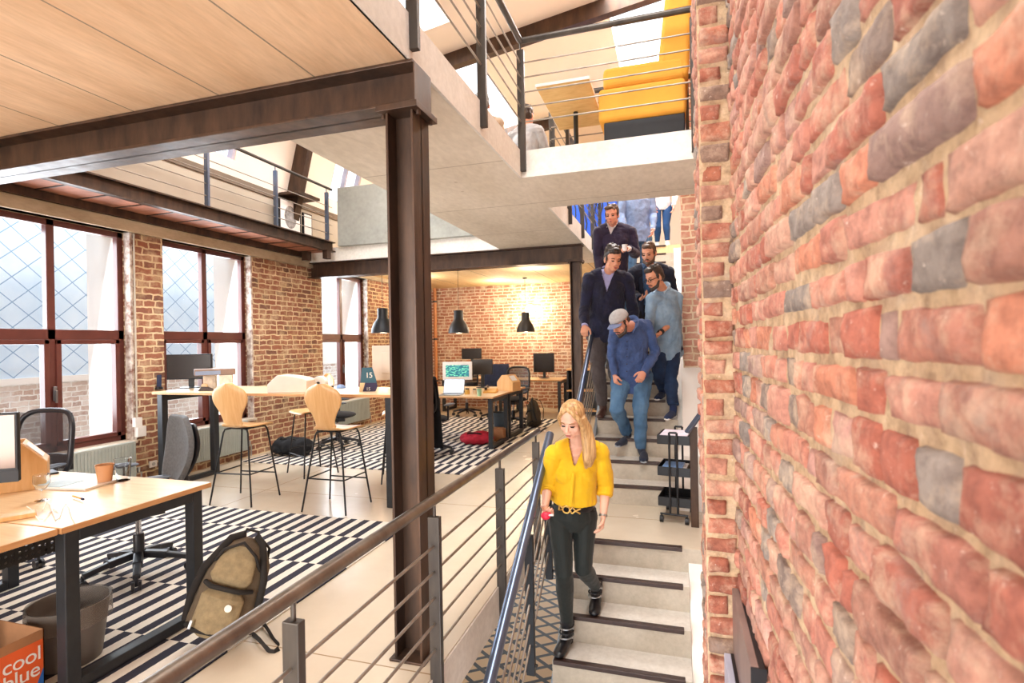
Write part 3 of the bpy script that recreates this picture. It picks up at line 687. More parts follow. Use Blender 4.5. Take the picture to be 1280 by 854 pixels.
# ================================================================== BAR CHAIRS
def barchair_proto():
    t = thing('bar_chair', 'x', 'chair')
    # bentwood shell: path from seat front to back top (y forward = +)
    path = [(0, .20, .715), (0, .17, .735), (0, .05, .738), (0, -.08, .735), (0, -.145, .75), (0, -.175, .80), (0, -.19, .88), (0, -.205, 1.0), (0, -.22, 1.10), (0, -.228, 1.165)]
    wid = [.17, .195, .20, .175, .125, .10, .125, .19, .165, .045]
    N = 28
    def samp(arr, u):
        x = u*(len(arr)-1); i = min(int(x), len(arr)-2); f = x-i
        def g(k): return Vector(arr[max(0, min(len(arr)-1, k))]) if not isinstance(arr[0], (int, float)) else arr[max(0, min(len(arr)-1, k))]
        p0, p1, p2, p3 = g(i-1), g(i), g(i+1), g(i+2)
        return .5*((2*p1)+(p2-p0)*f+(2*p0-5*p1+4*p2-p3)*f*f+(3*p1-p0-3*p2+p3)*f*f*f)
    def shell(u0, u1, name):
        q = MB()
        def fn(a, v):
            u = u0+(u1-u0)*v; p = samp(path, u); w = max(.01, samp(wid, u)); s = (a-.5)*2
            curve = .028*(s*s)*(1 if u > .5 else .35)
            return Vector((s*w, p.y+(curve if u > .5 else 0), p.z+(curve if u <= .45 else 0)))
        q.grid(17, N, fn); return q.build(name, [M_birch], t, smooth=True, solid=.011)
    shell(0, .5, 'seat'); shell(.492, 1, 'backrest')
    feet = [(-.23, -.20), (.23, -.20), (.23, .21), (-.23, .21)]; tops = [(-.13, -.11), (.13, -.11), (.14, .14), (-.14, .14)]
    for (fx, fy), (tx, ty) in zip(feet, tops):
        q = MB(); q.tube([(tx*.5, ty*.8, .722), (tx*.95, ty, .712), (tx*1.06, ty*1.06, .68), (fx, fy, .004)], .0085, 8); q.build('leg', [M_black], t, smooth=True)
    def at(i, z):
        f = (0.68-z)/.68; return (tops[i][0]*1.06+(feet[i][0]-tops[i][0]*1.06)*f, tops[i][1]*1.06+(feet[i][1]-tops[i][1]*1.06)*f, z)
    for i, z in ((0, .3), (1, .3), (2, .24), (3, .3)):
        q = MB(); q.tube([at(i, z), at((i+1) % 4, z)], .007, 8); q.build('footrest_bar', [M_black], t, smooth=True)
    q = MB(); q.box((-.12, -.1, .715), (.12, .12, .725)); q.build('seat_mount', [M_black], t, bevel=.004)
    return t
bc = barchair_proto()
bc.matrix_basis = Matrix.Translation((-4.05, 4.24, 0)) @ Matrix.Rotation(R(4), 4, 'Z')
tag(bc, 'birch bar chair on thin black legs below the black monitor and label printer', None, 'bar chairs at the high table')
dup(bc, (-3.02, 4.26, 0), R(0), 'birch bar chair on thin black legs, closest to the brown column')
dup(bc, (-4.12, 5.36, 0), R(152), 'birch bar chair on the window side, mostly hidden by the left front bar chair')
dup(bc, (-2.95, 5.36, 0), R(118), 'birch bar chair across the table, half hidden by the brown column')
# ================================================================== OFFICE CHAIRS
M_mesh = pm('mesh_back_fabric', '#24242a', .7, scale=40)
M_greyfab = pm('grey_woven_back', '#6c7278', .8, var=.08, scale=60, bump=.3)
M_plastic = pm('black_moulded_plastic', '#1e1f26', .38, scale=10)
M_chrome = pm('chrome', '#c8c8cc', .15, 1.0, var=.02)
def seethru():
    t = NT('open_mesh'); p = t.obj(); n_ = t.n('ShaderNodeTexChecker'); n_.inputs['Scale'].default_value = 260; t.l(p, n_.inputs[0])
    t.b.inputs['Base Color'].default_value = lin('#2a2a30'); t.b.inputs['Alpha'].default_value = .72; return t.m
M_open = seethru()
def officechair(kind, h=1.0):
    t = thing('office_chair', 'x', 'chair')
    for k in range(5):
        a = 2*PI*k/5+.3; d = Vector((math.cos(a), math.sin(a), 0)); q = MB()
        q.bar(d*.03+U_*.135, d*.17+U_*.115, .055, .045); q.bar(d*.16+U_*.117, d*.30+U_*.085, .042, .034); ba = q.build('base_arm', [M_plastic], t, bevel=.008)
        q = MB(); s_ = Vector((-d.y, d.x, 0)); c = d*.30+U_*.030
        for sg in (-1, 1): q.tube([c+s_*sg*.010, c+s_*sg*.026], .029, 14)
        q.tube([d*.30+U_*.03, d*.30+U_*.09], .009, 8); q.build('caster', [M_plastic], ba, smooth=True)
    q = MB(); q.lathe([(.032, .10), (.032, .26), (.028, .27)], n=16); q.build('column_sleeve', [M_plastic], t, smooth=40)
    q = MB(); q.lathe([(.016, .25), (.016, .40)], n=14); q.build('gas_lift', [M_chrome], t, smooth=40)
    q = MB(); q.box((-.09, -.13, .385), (.09, .11, .43)); q.tube([(.09, 0, .41), (.24, .02, .40)], .009, 8); q.build('mechanism', [M_plastic], t, bevel=.01)
    q = MB(); q.ell((0, .02, .475), (.25, .245, .05), n=28, m=12); q.build('seat', [M_greyfab if kind == 'grey' else pm('black_seat_fabric', '#202024', .9, scale=50)], t, smooth=True)
    for sg in (-1, 1):
        q = MB(); q.tube([(sg*.2, 0, .45), (sg*.29, 0, .48), (sg*.30, -.01, .66)], .014, 8); ap = q.build('arm_post', [M_plastic], t, smooth=True)
        q = MB(); q.ell((sg*.30, .03, .675), (.045, .13, .017), n=18, m=8); q.build('armrest', [pm('armrest_pad', '#3a4250', .35, scale=10)], ap, smooth=True)
    q = MB(); q.tube([(0, -.1, .42), (0, -.25, .45), (0, -.285, .56), (0, -.27, .68)], [.03, .03, .026, .02], 10); q.build('back_stem', [M_plastic], t, smooth=True)
    if kind == 'grey':
        def fn(u, v, o=0):
            a = 2*PI*u; r_ = 1
            return None
        q = MB(); n_, m_ = 28, 12
        q.grid(17, 17, lambda u, v: Vector(((u-.5)*.44*(math.sin(PI*min(1, max(.0, .12+v*.78)))**.45), -.245-.05*(v-.45)+.10*(u-.5)**2*1.2-.03*math.sin(v*PI), .58+v*.44)))
        q.build('backrest', [M_greyfab], t, smooth=True, solid=.035, bevel=.01)
        q = MB(); q.grid(9, 9, lambda u, v: Vector(((u-.5)*.30*(math.sin(PI*min(1, max(.0, .15+v*.7)))**.5), -.285-.05*(v-.45)-.03*math.sin(v*PI), .62+v*.34))); q.build('back_shell', [M_plastic], t, smooth=True, solid=.02)
    else:
        rim = []
        for k in range(32):
            a = 2*PI*k/32; cx, cz = math.cos(a), math.sin(a); pw = 2/3.6
            x = abs(cx)**pw*math.copysign(1, cx)*.235; z = abs(cz)**pw*math.copysign(1, cz)*.24
            rim.append(Vector((x, -.25+.09*(x/.235)**2*.5-.06*(z/.24)*.4, .80+z)))
        q = MB(); q.tube(rim+[rim[0]], .019, 8, cap=False); q.build('back_frame', [M_plastic], t, smooth=True)
        q = MB(); q.grid(9, 9, lambda u, v: Vector(((u-.5)*.45, -.25+.045*((u-.5)*2)**2-.024*(v-.5)*2, .575+v*.45))); q.build('mesh_back', [M_open], t, smooth=True)
        q = MB(); q.grid(9, 5, lambda u, v: Vector(((u-.5)*.43, -.27+.045*((u-.5)*2)**2, .60+v*.11))); q.build('lumbar_pad', [M_plastic], t, smooth=True, solid=.02)
    return t
oc = officechair('grey'); oc.matrix_basis = Matrix.Translation((-3.42, 2.66, .011)) @ Matrix.Rotation(R(158), 4, 'Z')
tag(oc, 'grey backed swivel chair pushed under the near desk, behind the drinking glass')
om = officechair('mesh'); om.matrix_basis = Matrix.Translation((-4.50, 2.60, .011)) @ Matrix.Rotation(R(190), 4, 'Z')
tag(om, 'black mesh-backed swivel chair in front of the first window')
dup(om, (-2.80, 9.22, .011), R(170), 'black mesh swivel chair behind the house-shaped caddy')
dup(om, (-3.34, 9.85, .011), R(195), 'swivel chair with a navy jacket over its back')
dup(om, (-4.15, 10.35, .0), R(20), 'swivel chair in front of the far wall, its star base seen under the desk')
dup(om, (-4.75, 6.75, .011), R(-60), 'swivel chair between the high table and the third window')
dup(om, (-3.2, 6.62, .011), R(-8), 'swivel chair with a black coat, beside the column at the far desk')
M_navy = pm('navy_cloth', '#2b3450', .9, scale=20, bump=.3, var=.12)
M_blackcloth = pm('black_cloth', '#15161a', .95, scale=20, bump=.3)
def drape(name, c, rz, w, z1, z0, mt, label, cat, th=.09):
    M0 = Matrix.Translation(Vector(c)) @ Matrix.Rotation(rz, 4, 'Z'); q = MB()
    def fn(u, v):
        a = v*PI if False else 0
        s = (u-.5)*w; t_ = (v-.5)*2
        y = th*math.sin(t_*1.35) + .015*noise.noise(Vector((s*12, t_*2, 1))); z = z1-(z1-z0)*(1-math.cos(t_*1.45))*1.12 + .01*noise.noise(Vector((s*9, t_*3, 4)))
        return M0 @ Vector((s*(1+.12*t_*t_), y, z))
    q.grid(22, 22, fn); return tag(q.build(name, [mt], smooth=True, solid=.02), label, cat)
drape('jacket', (-3.34-.07, 9.85+.26, 0), R(195), .50, 1.075, .55, M_navy, 'navy jacket draped over a swivel chair back behind the caddy', 'jacket')
drape('coat', (-3.2-.03, 6.62-.26, 0), R(-8), .52, 1.075, .12, M_blackcloth, 'long black coat hanging over a chair just right of the brown column', 'coat', .11)
# ================================================================== DESK ITEMS
def screen_mat():
    t = NT('code_screen'); p = t.obj(); sx = t.n('ShaderNodeSeparateXYZ'); t.l(p, sx.inputs[0])
    v = t.scaled(p, 22, 1, 110); n_ = t.n('ShaderNodeTexVoronoi', distance='CHEBYCHEV'); n_.inputs['Scale'].default_value = 1; t.l(v, n_.inputs['Vector'])
    c = t.ramp(n_.outputs['Distance'], [(.2, '#7fd6a0'), (.34, '#1d6a78'), (.6, '#14505e')])
    t.l(c, t.b.inputs['Base Color']); t.l(c, t.b.inputs['Emission Color']); t.b.inputs['Emission Strength'].default_value = .9; return t.m
M_screen = pm('dark_screen', '#221d1c', .25, var=.03, scale=3); M_white = pm('white_plastic', '#ece8e4', .4, var=.02); M_alu = pm('aluminium', '#b8babc', .3, .9, var=.02)
def monitor(loc, rz, w, h, z0, label, mt=None, frame=None, stand=True, back=None, name='monitor', bez=.012, base=None, chin=0):
    t = thing(name, label, 'monitor', loc, rz); frame = frame or M_black
    q = MB(); q.box((-w/2, 0, z0), (w/2, .028, z0+h)); q.box((-w*.3, .028, z0+h*.2), (w*.3, .05, z0+h*.8)); hs = q.build('housing', [frame], t, bevel=.006)
    q = MB(); q.box((-w/2+bez, -.003, z0+bez+chin), (w/2-bez, .001, z0+h-bez)); q.build('screen', [mt or M_screen], hs)
    if chin: q = MB(); q.box((-w/2, -.004, z0), (w/2, -.0005, z0+chin)); q.ell((0, -.005, z0+chin/2), (.008, .002, .008), mi=1); q.build('chin', [frame, M_screen], t)
    if stand:
        q = MB(); q.box((-.03, .035, .012), (.03, .055, z0+h*.5)); q.build('stand', [base or M_char], t, bevel=.004)
        q = MB(); q.lathe([(.11, .0005), (.11, .009), (.03, .016)], (0, .03, 0), 24); q.build('base', [base or M_char], t, smooth=40)
    return t
TH = 1.046
def on(px, z, y):   # world x,y for photo column px on line Y=y
    k = (px-640)/FPX; dx, dy = -.2907+.9568*k, .9568+.2907*k; zc = y/dy; return Vector((dx*zc, y, z))
t1 = monitor(on(236, TH, 4.80), R(22), .50, .29, .10, 'wide black monitor at the window end of the high table')
monitor(on(498, TH, 4.95), R(188), .56, .36, .09, 'pale computer display seen from behind beside the brown column', M_screen, pm('pale_display_back', '#d8c8b8', .4, var=.02), base=M_alu)
monitor((-3.12-.02, 1.72  , .752), R(38), .52, .33, .13, 'computer display with a grey reflection in its colour at the left edge of the photo', pm('painted_reflection_screen', '#8c7a70', .12, .3, var=.05, scale=2), M_black, base=M_alu, chin=.055).location = (W(-66, 606, 2.45).x, W(-66, 606, 2.45).y, .752)  # room reflection put into the screen's base colour
# code monitor and laptop
cm = monitor(on(571  , .752, 7.62), R(14), .46, .28, .19, 'white-framed monitor showing green code above the open laptop', screen_mat(), M_white, bez=.05)
def laptop(loc, rz, label):
    t = thing('laptop', label, 'laptop', loc, rz)
    q = MB(); q.box((-.16, -.11, 0), (.16, .11, .014)); q.build('base', [M_alu], t, bevel=.004)
    q = MB(); q.box((-.145, -.02, .014), (.145, .09, .016)); q.build('keyboard', [M_char], t)
    Mx = Matrix.Translation((0, .11, .012)) @ Matrix.Rotation(R(-18), 4, 'X')
    q = MB(); q.box((-.16, 0, 0), (.16, .007, .22), M=Mx); q.build('lid', [M_alu], t, bevel=.003)
    q = MB(); q.box((-.15, -.0015, .01), (.15, .0, .21), M=Mx); q.build('screen', [pm('pale_text_screen', '#dfe6ee', .3, emit='#c8d4e2', es=.8, scale=20, stretch=(1, 1, 8), c2='#b9c6d6')], t)
    return t
laptop(on(563  , .752, 7.22), R(6), 'silver laptop open with a pale screen in front of the code monitor')
monitor(on(602  , .752, 8.45), R(10), .36, .26, .22, 'black monitor just right of the code monitor')
monitor(on(589  , .752, 11.15), R(5), .46, .24, .40, 'dark monitor by the far wall showing above the code monitor')
monitor(on(679  , .752, 10.85), R(-6), .46, .40, .12, 'large black monitor on the small desk by the far wall')
# caddies shaped like houses
def caddy(loc, rz, s, label):
    t = thing('wooden_caddy', label, 'caddy', loc, rz)
    q = MB(); q.prism([(-.17*s, 0), (.17*s, 0), (.17*s, .15*s), (.06*s, .27*s), (-.06*s, .27*s), (-.17*s, .15*s)], 1, -.11*s, -.10*s); q.build('end_panel', [M_birch], t, bevel=.002)
    q = MB(); q.prism([(-.17*s, 0), (.17*s, 0), (.17*s, .15*s), (.06*s, .27*s), (-.06*s, .27*s), (-.17*s, .15*s)], 1, .10*s, .11*s); q.build('end_panel', [M_birch], t, bevel=.002)
    q = MB()
    for sg in (-1, 1): q.box((sg*.17*s, -.10*s, 0), (sg*.16*s, .10*s, .15*s)); q.bar((sg*.165*s, 0, .15*s), (sg*.062*s, 0, .265*s), .2*s, .01*s)
    q.box((-.165*s, -.1*s, 0), (.165*s, .1*s, .01*s)); q.build('side_panel', [M_birch], t)
    q = MB(); q.bar((.15*s, -.02*s, .178*s), (.08*s, -.02*s, .256*s), .13*s, .004); q.build('paper_note', [M_white], t)
    return t
caddy(on(635  , .752, 7.98), R(-22), .92, 'house-shaped wooden caddy with a white note on the far desk')
caddy(on(28  , .752, 1.98)+Vector((-.12, 0, 0)), R(55), .95, 'plywood caddy with sloping top beside the left display')
# phones, bottles, cups
def cup(loc, r1, r0, h, mt, label, name='paper_cup', cat='cup', liquid=None):
    t = thing(name, label, cat, loc)
    q = MB(); q.lathe([(r0-.002, .003), (r0, 0), (r1, h), (r1+.002, h+.001), (r1-.002, h), (r0-.003, .004)], n=28); q.build('cup_wall', [mt], t, smooth=40)
    q = MB(); q.lathe([(0.0001, .004), (r0-.003, .004)], n=28); q.build('cup_floor', [mt], t)
    if liquid: q = MB(); q.lathe([(0.0001, h*.8), (r1*.93, h*.8)], n=28); q.build('liquid', [liquid], t)
    return t
M_cg = pm('clear_tumbler', '#f4f8fa', .03, var=.0, trans=1)
cup(on(128  , .752, 2.20), .044, .032, .105, pm('brown_paper_cup', '#d8a47a', .6, var=.03), 'tan paper cup on the near desk', liquid=pm('milky_coffee', '#e8d8c0', .4))
cup(on(151  , .752, 2.27), .042, .033, .125, M_cg, 'clear drinking glass beside the tan paper cup', 'drinking_glass', 'glass')
t = thing('wine_glass', 'rounded wine glass on the desk left of the pen', 'glass', on(49  , .752, 1.87))
q = MB(); q.lathe([(.0001, .002), (.03, .002), (.032, 0), (.004, .006), (.004, .05), (.02, .06), (.036, .09), (.034, .13), (.032, .13), (.034, .09), (.018, .063), (.0001, .055)], n=24); q.build('bowl', [M_cg], t, smooth=True)
q = MB(); q.tube([Vector((0, -.052, .004)), Vector((0, .055, .004))], .005, 10); q.tube([Vector((0, .055, .004)), Vector((0, .075, .004))], .0055, 10, mi=1)
o = tag(q.build('pen', [pm('pen_barrel', '#d89a50', .4), M_navy], smooth=True), 'orange pen with dark cap lying on the near desk', 'pen'); o.location = on(93, .758, 1.93); o.rotation_euler = (0, 0, R(-105))
t = thing('notebook', 'open white notebook with a bluish page on the near desk', 'notebook', on(92  , .752, 2.13), R(8))
q = MB(); q.box((-.17, -.10, 0), (.17, .10, .012)); q.build('cover', [M_white], t, bevel=.002)
q = MB(); q.box((-.15, -.09, .012), (.0, .05, .0145)); q.build('printed_page', [pm('bluish_print', '#b9cdd4', .6, var=.1)], t)
q = MB(); q.box((-.035, -.07, 0), (.035, .07, .011)); o = tag(q.build('mobile_phone', [M_black], bevel=.004), 'dark mobile phone lying beside the white notebook', 'phone'); o.location = on(58  , .752, 2.30); o.rotation_euler = (0, 0, R(70))
q = MB(); pts = [on(50+4*i, .757, 1.75+.10*math.sin(i*1.1)) for i in range(11)]; pts2 = [on(30+5*i, .757, 1.70+.07*math.cos(i*.9)) for i in range(9)]
q.tube(pts, .002, 6); q.tube(pts2, .002, 6); tag(q.build('white_cable', [M_white], smooth=True), 'thin white cable loops on the near desk', 'cable')
q = MB(); q.box((-.09, -.035, 0), (.09, .035, .02)); o = tag(q.build('wood_block', [M_birch], bevel=.004), 'small pale wooden block at the left end of the near desk', 'block'); o.location = on(8  , .752, 1.62); o.rotation_euler = (0, 0, R(60))
cup(on(598  , .752, 7.13), .036, .028, .10, pm('pale_green_cup', '#9cc4a0', .5), 'pale green cup near the corner of the far desk')
for i, (px, y, s, c, lb) in enumerate(((583, 7.35, .06, '#d8a850', 'small amber jar on the far desk left of the green cup'), (592, 7.45, .05, '#e0c8a8', 'small cream jar behind the green cup'))):
    t = thing('jar', lb, 'jar', on(px  , .752, y)); q = MB(); q.lathe([(s*.6, 0), (s*.62, s), (s*.45, s*1.2)], n=18); q.build('jar_body', [pm('jar_%s' % c, c, .35)], t, smooth=40); q = MB(); q.lathe([(s*.5, s*1.2), (s*.5, s*1.45)], n=18); q.build('lid', [M_char], t, smooth=40)
def deskphone(loc, rz, label, mt):
    t = thing('desk_phone', label, 'phone', loc, rz)
    q = MB(); q.prism([(-.09, 0), (.09, 0), (.09, .06), (-.09, .02)], 0, -.1, .1); q.build('body', [mt], t, bevel=.006)
    q = MB(); q.tube([(-.06, -.07, .065), (-.06, 0, .085), (-.06, .08, .09)], [.022, .012, .022], 10); q.build('handset', [M_black], t, smooth=True); return t
deskphone(on(612  , .752, 7.62), R(10), 'yellow desk phone with dark handset between cup and caddy', pm('amber_plastic', '#d89a40', .4))
t = thing('cordless_phone', 'black cordless phone standing at the window end of the high table', 'phone', on(198, TH, 4.62))
q = MB(); q.lathe([(.04, 0), (.04, .02), (.02, .03)], n=16); q.build('cradle', [M_black], t, smooth=40)
q = MB(); q.bar((0, 0, .02), (-.02, .02, .16), .045, .022); q.build('handset', [M_navy], t, bevel=.006)
# label printer (large, arched)
t = thing('label_printer', 'large white printer with arched cover on the high table', 'printer', on(364, TH, 4.47), R(14))
prof = [(-.2, 0), (.2, 0), (.2, .12)] + [(.2-.30*i/8, .13+.045*math.sin(i/8*PI*.5)) for i in range(1, 9)] + [(-.2, .085)]
q = MB(); q.prism(prof, 1, -.11, .11); q.build('housing', [pm('warm_white_plastic', '#e6d6c8', .45, var=.02)], t, bevel=.008)
q = MB(); q.box((-.204, -.09, .045), (-.198, .07, .06)); q.bar((-.17, 0, .118), (-.06, 0, .17), .17, .006); q.build('front_slot', [pm('navy_panel', '#3c3c5a', .4)], t)
t = thing('paper_roll', 'white label roll on a holder behind the arched printer', 'roll', on(399, TH, 4.72), R(20))
q = MB(); q.tube([(0, -.05, .075), (0, .05, .075)], .07, 24); q.build('roll_body', [M_white], t, smooth=50)
q = MB(); q.tube([(0, -.065, .075), (0, .065, .075)], .015, 12); 
for sy in (-.062, .057): q.bar((0, sy, .001), (0, sy, .08), .03, .006, (0, 1, 0))
q.box((-.04, -.062, 0), (.04, .062, .006)); q.build('holder', [M_black], t)
# flat device on carton
t = thing('flat_scanner', 'flat grey device balanced on pale cartons in front of the second window', 'device', on(268, TH+.155, 4.75), R(48))
q = MB(); q.box((-.2, -.14, 0), (.2, .14, .07)); q.build('casing', [pm('taupe_casing', '#8a7468', .45)], t, bevel=.006)
q = MB(); q.box((-.19, -.143, .008), (.05, -.139, .05)); q.box((-.203, -.12, .01), (-.199, .12, .06)); q.build('blue_panel', [pm('blue_grey_panel', '#8898b4', .4)], t)
for i, (w_, x_, lb) in enumerate(((.12, 262, 'pale carton under the flat grey device, nearer the monitor'), (.13, 282, 'pale carton under the flat grey device, nearer the arched printer'))):
    t = thing('carton', lb, 'box', on(x_, TH, 4.78), R(40)); q = MB(); q.box((-w_/2, -.08, 0), (w_/2, .08, .153)); q.build('carton_body', [pm('speckled_carton', '#ddd2c4', .8, var=.12, scale=20)], t, bevel=.002)
    q = MB(); q.box((-w_/2-.001, -.012, .001), (w_/2+.001, .012, .1545)); q.build('packing_tape', [pm('brown_tape', '#c0a078', .4)], t)
t = thing('tape_dispenser', 'dark brown tape dispenser in front of the pale cartons', 'dispenser', on(256, TH, 4.50), R(10)); q = MB(); q.prism([(-.08, 0), (.08, 0), (.075, .02), (.01, .045), (-.03, .045)], 1, -.025, .025); q.build('body', [pm('dark_brown_plastic', '#3c2e2a', .4)], t, bevel=.004)
q = MB(); q.tube([(-.01, -.015, .05), (-.01, .015, .05)], .03, 18); q.build('tape_roll', [pm('brown_tape', '#c0a078', .4)], t, smooth=50)
t = thing('black_box', 'small black box on the high table right of the paper roll', 'box', on(412, TH, 4.70)); q = MB(); q.box((-.028, -.02, 0), (.028, .02, .045)); q.build('box_body', [M_black], t, bevel=.003); q = MB(); q.box((-.03, -.022, .045), (.03, .022, .055)); q.build('lid', [M_white], t, bevel=.002)
t = thing('bowl', 'upturned pale blue bowl on the high table', 'bowl', on(425, TH, 4.95)); q = MB(); q.lathe([(.055, 0), (.05, .015), (.03, .032), (.018, .038), (.0001, .04)], n=24); q.build('bowl_body', [pm('pale_blue_glaze', '#7f9cc8', .3)], t, smooth=True)
# the 15 clock card
M_teal = pm('teal_card', '#2d5f74', .6, var=.03)
t = thing('desk_calendar', 'teal desk card reading 15 on the high table, left of the column', 'calendar', on(459, TH, 4.62), R(14))
q = MB(); q.prism([(-.075, .085), (.09, .085), (.075, .14), (.045, .235), (-.055, .235)], 1, -.004, .004); q.build('card', [M_teal], t)
q = MB(); q.prism([(-.05, .0), (.075, .0), (.095, .045), (.09, .085), (-.025, .085)], 1, -.01, .0); q.build('lower_card', [pm('indigo_card', '#2a2450', .6)], t)
q = MB(); q.prism([(-.085, .0), (-.05, .0), (-.025, .085), (-.075, .085)], 1, -.012, .012); q.build('card_stand', [pm('cream_card', '#e8d0a8', .6)], t)
def text(s, name, loc, rot, size, mt, parent, ext=.001):
    cu = bpy.data.curves.new(name, 'FONT'); cu.body = s; cu.size = size; cu.extrude = ext; cu.align_x = 'LEFT'; cu.materials.append(mt); cu.space_character = .95
    o = bpy.data.objects.new(name, cu); C.objects.link(o); me = bpy.data.meshes.new_from_object(o.evaluated_get(bpy.context.evaluated_depsgraph_get())); bpy.data.objects.remove(o); o = bpy.data.objects.new(name, me); C.objects.link(o); o.parent = parent; o.location = loc; o.rotation_euler = rot; return o
M_ink = pm('white_print', '#f4f4f0', .6, var=0)
text('15', 'lettering', (-.022, -.006, .135), (PI/2, 0, 0), .075, M_ink, t); text('15', 'lettering', (-.015, -.013, .01), (PI/2, 0, 0), .045, M_ink, t)
# ================================================================== FLOOR ITEMS
t = thing('waste_bin', 'grey mesh waste bin with a plastic liner under the near desk', 'bin', on(81, .011, 1.84))
def bin_mat():
    q = NT('wire_mesh_bin'); p = q.obj(); w1 = q.n('ShaderNodeTexWave'); w1.inputs['Scale'].default_value = 60; q.l(p, w1.inputs[0])
    q.b.inputs['Base Color'].default_value = lin('#a49c94'); q.b.inputs['Metallic'].default_value = .5; q.b.inputs['Roughness'].default_value = .5; q.b.inputs['Alpha'].default_value = .62; return q.m
q = MB(); q.lathe([(.12, .003), (.125, 0), (.16, .28), (.165, .28), (.158, .28), (.12, .006)], n=36); q.lathe([(.0001, .004), (.122, .004)], n=36); q.build('bin_body', [bin_mat()], t, smooth=40)
q = MB(); q.grid(49, 7, lambda u, v: Vector(((.168+.006*noise.noise(Vector((math.cos(2*PI*u)*3, math.sin(2*PI*u)*3, v*2))))*math.cos(2*PI*u), (.168+.006*noise.noise(Vector((math.cos(2*PI*u)*3, math.sin(2*PI*u)*3, v*2+5))))*math.sin(2*PI*u), .19+.095*v+.012*noise.noise(Vector((math.cos(2*PI*u)*2, math.sin(2*PI*u)*2, 9)))*(1-v))))
q.build('bin_liner', [pm('smoky_liner', '#857c74', .25, var=.1, scale=6, alpha=.6)], t, smooth=True)
q = MB(); q.grid(37, 6, lambda u, v: Vector(((.155-.03*v)*math.cos(2*PI*u), (.155-.03*v)*math.sin(2*PI*u), .282-.22*v))); q.build('liner_inside', [pm('smoky_liner', '#6a625c', .25, alpha=.7)], t, smooth=True)
t = thing('cardboard_box', 'open cardboard box with an orange label under the corner desk', 'box', (-2.64, 1.12, .011))
M_card = pm('brown_cardboard', '#a87852', .85, var=.05, scale=12); q = MB()
H = .285; q.box((-.36, 0, 0), (0, .5, .004)); q.box((-.004, 0, 0), (0, .5, H)); q.box((-.36, 0, 0), (-.356, .5, H)); q.box((-.36, 0, 0), (0, .004, H)); q.box((-.36, .496, 0), (0, .5, H)); q.build('box_body', [M_card], t)
q = MB(); q.bar((-.358, .25, H), (-.46, .25, H-.06), .48, .004); q.build('flap', [M_card], t)
q = MB(); q.box((.0, .33, .04), (.0012, .495, .245)); q.box((.0, .30, .04), (.0010, .335, .245), 1); q.add([(.0016, .46, .04), (.0016, .495, .04), (.0016, .495, .12)], [(0, 1, 2)], 1); q.build('printed_label', [pm('orange_print', '#e8642c', .6, var=.03), pm('blue_print', '#2c6cc0', .6)], t)
text('cool', 'lettering', (.003, .345, .165), (PI/2, 0, PI/2), .085, M_ink, t, .0005); text('blue', 'lettering', (.003, .345, .100), (PI/2, 0, PI/2), .085, M_ink, t, .0005)
# remesh helper for soft things
def remesh(mb, vox, smooth=2, disp=None, sm_factor=.5):
    me = mb.mesh('tmp', []); o = bpy.data.objects.new('tmp', me); C.objects.link(o)
    r_ = o.modifiers.new('r', 'REMESH'); r_.mode = 'VOXEL'; r_.voxel_size = vox; r_.use_smooth_shade = True
    if smooth: s_ = o.modifiers.new('s', 'SMOOTH'); s_.factor = sm_factor; s_.iterations = smooth
    dg = bpy.context.evaluated_depsgraph_get(); ev = o.evaluated_get(dg); nm = bpy.data.meshes.new_from_object(ev)
    bpy.data.objects.remove(o); bpy.data.meshes.remove(me)
    if disp:
        nrm = [v.normal.copy() for v in nm.vertices]
        for v, n_ in zip(nm.vertices, nrm): v.co = disp(v.co, n_)
    nm.polygons.foreach_set('use_smooth', [True]*len(nm.polygons)); nm.update(); return nm
def link(name, me, mt, parent=None):
    me.name = name; me.materials.clear(); me.materials.append(mt); o = bpy.data.objects.new(name, me); C.objects.link(o)
    if parent: o.parent = parent
    return o
def folds(amp, sc, seed=0):
    sd = Vector((seed, seed*1.7, 0))
    return lambda co, n_: co + n_*(noise.fractal(co*sc+sd, 1., 2., 3)*amp)
def soft(mb, name, mt, parent, vox=.006, sm=2, disp=None): return link(name, remesh(mb, vox, sm, disp), mt, parent)
M_khaki = pm('khaki_canvas', '#8a7a5c', .9, var=.1, scale=30, bump=.4, bscale=150); M_strap = pm('black_webbing', '#1c1815', .85, scale=40)
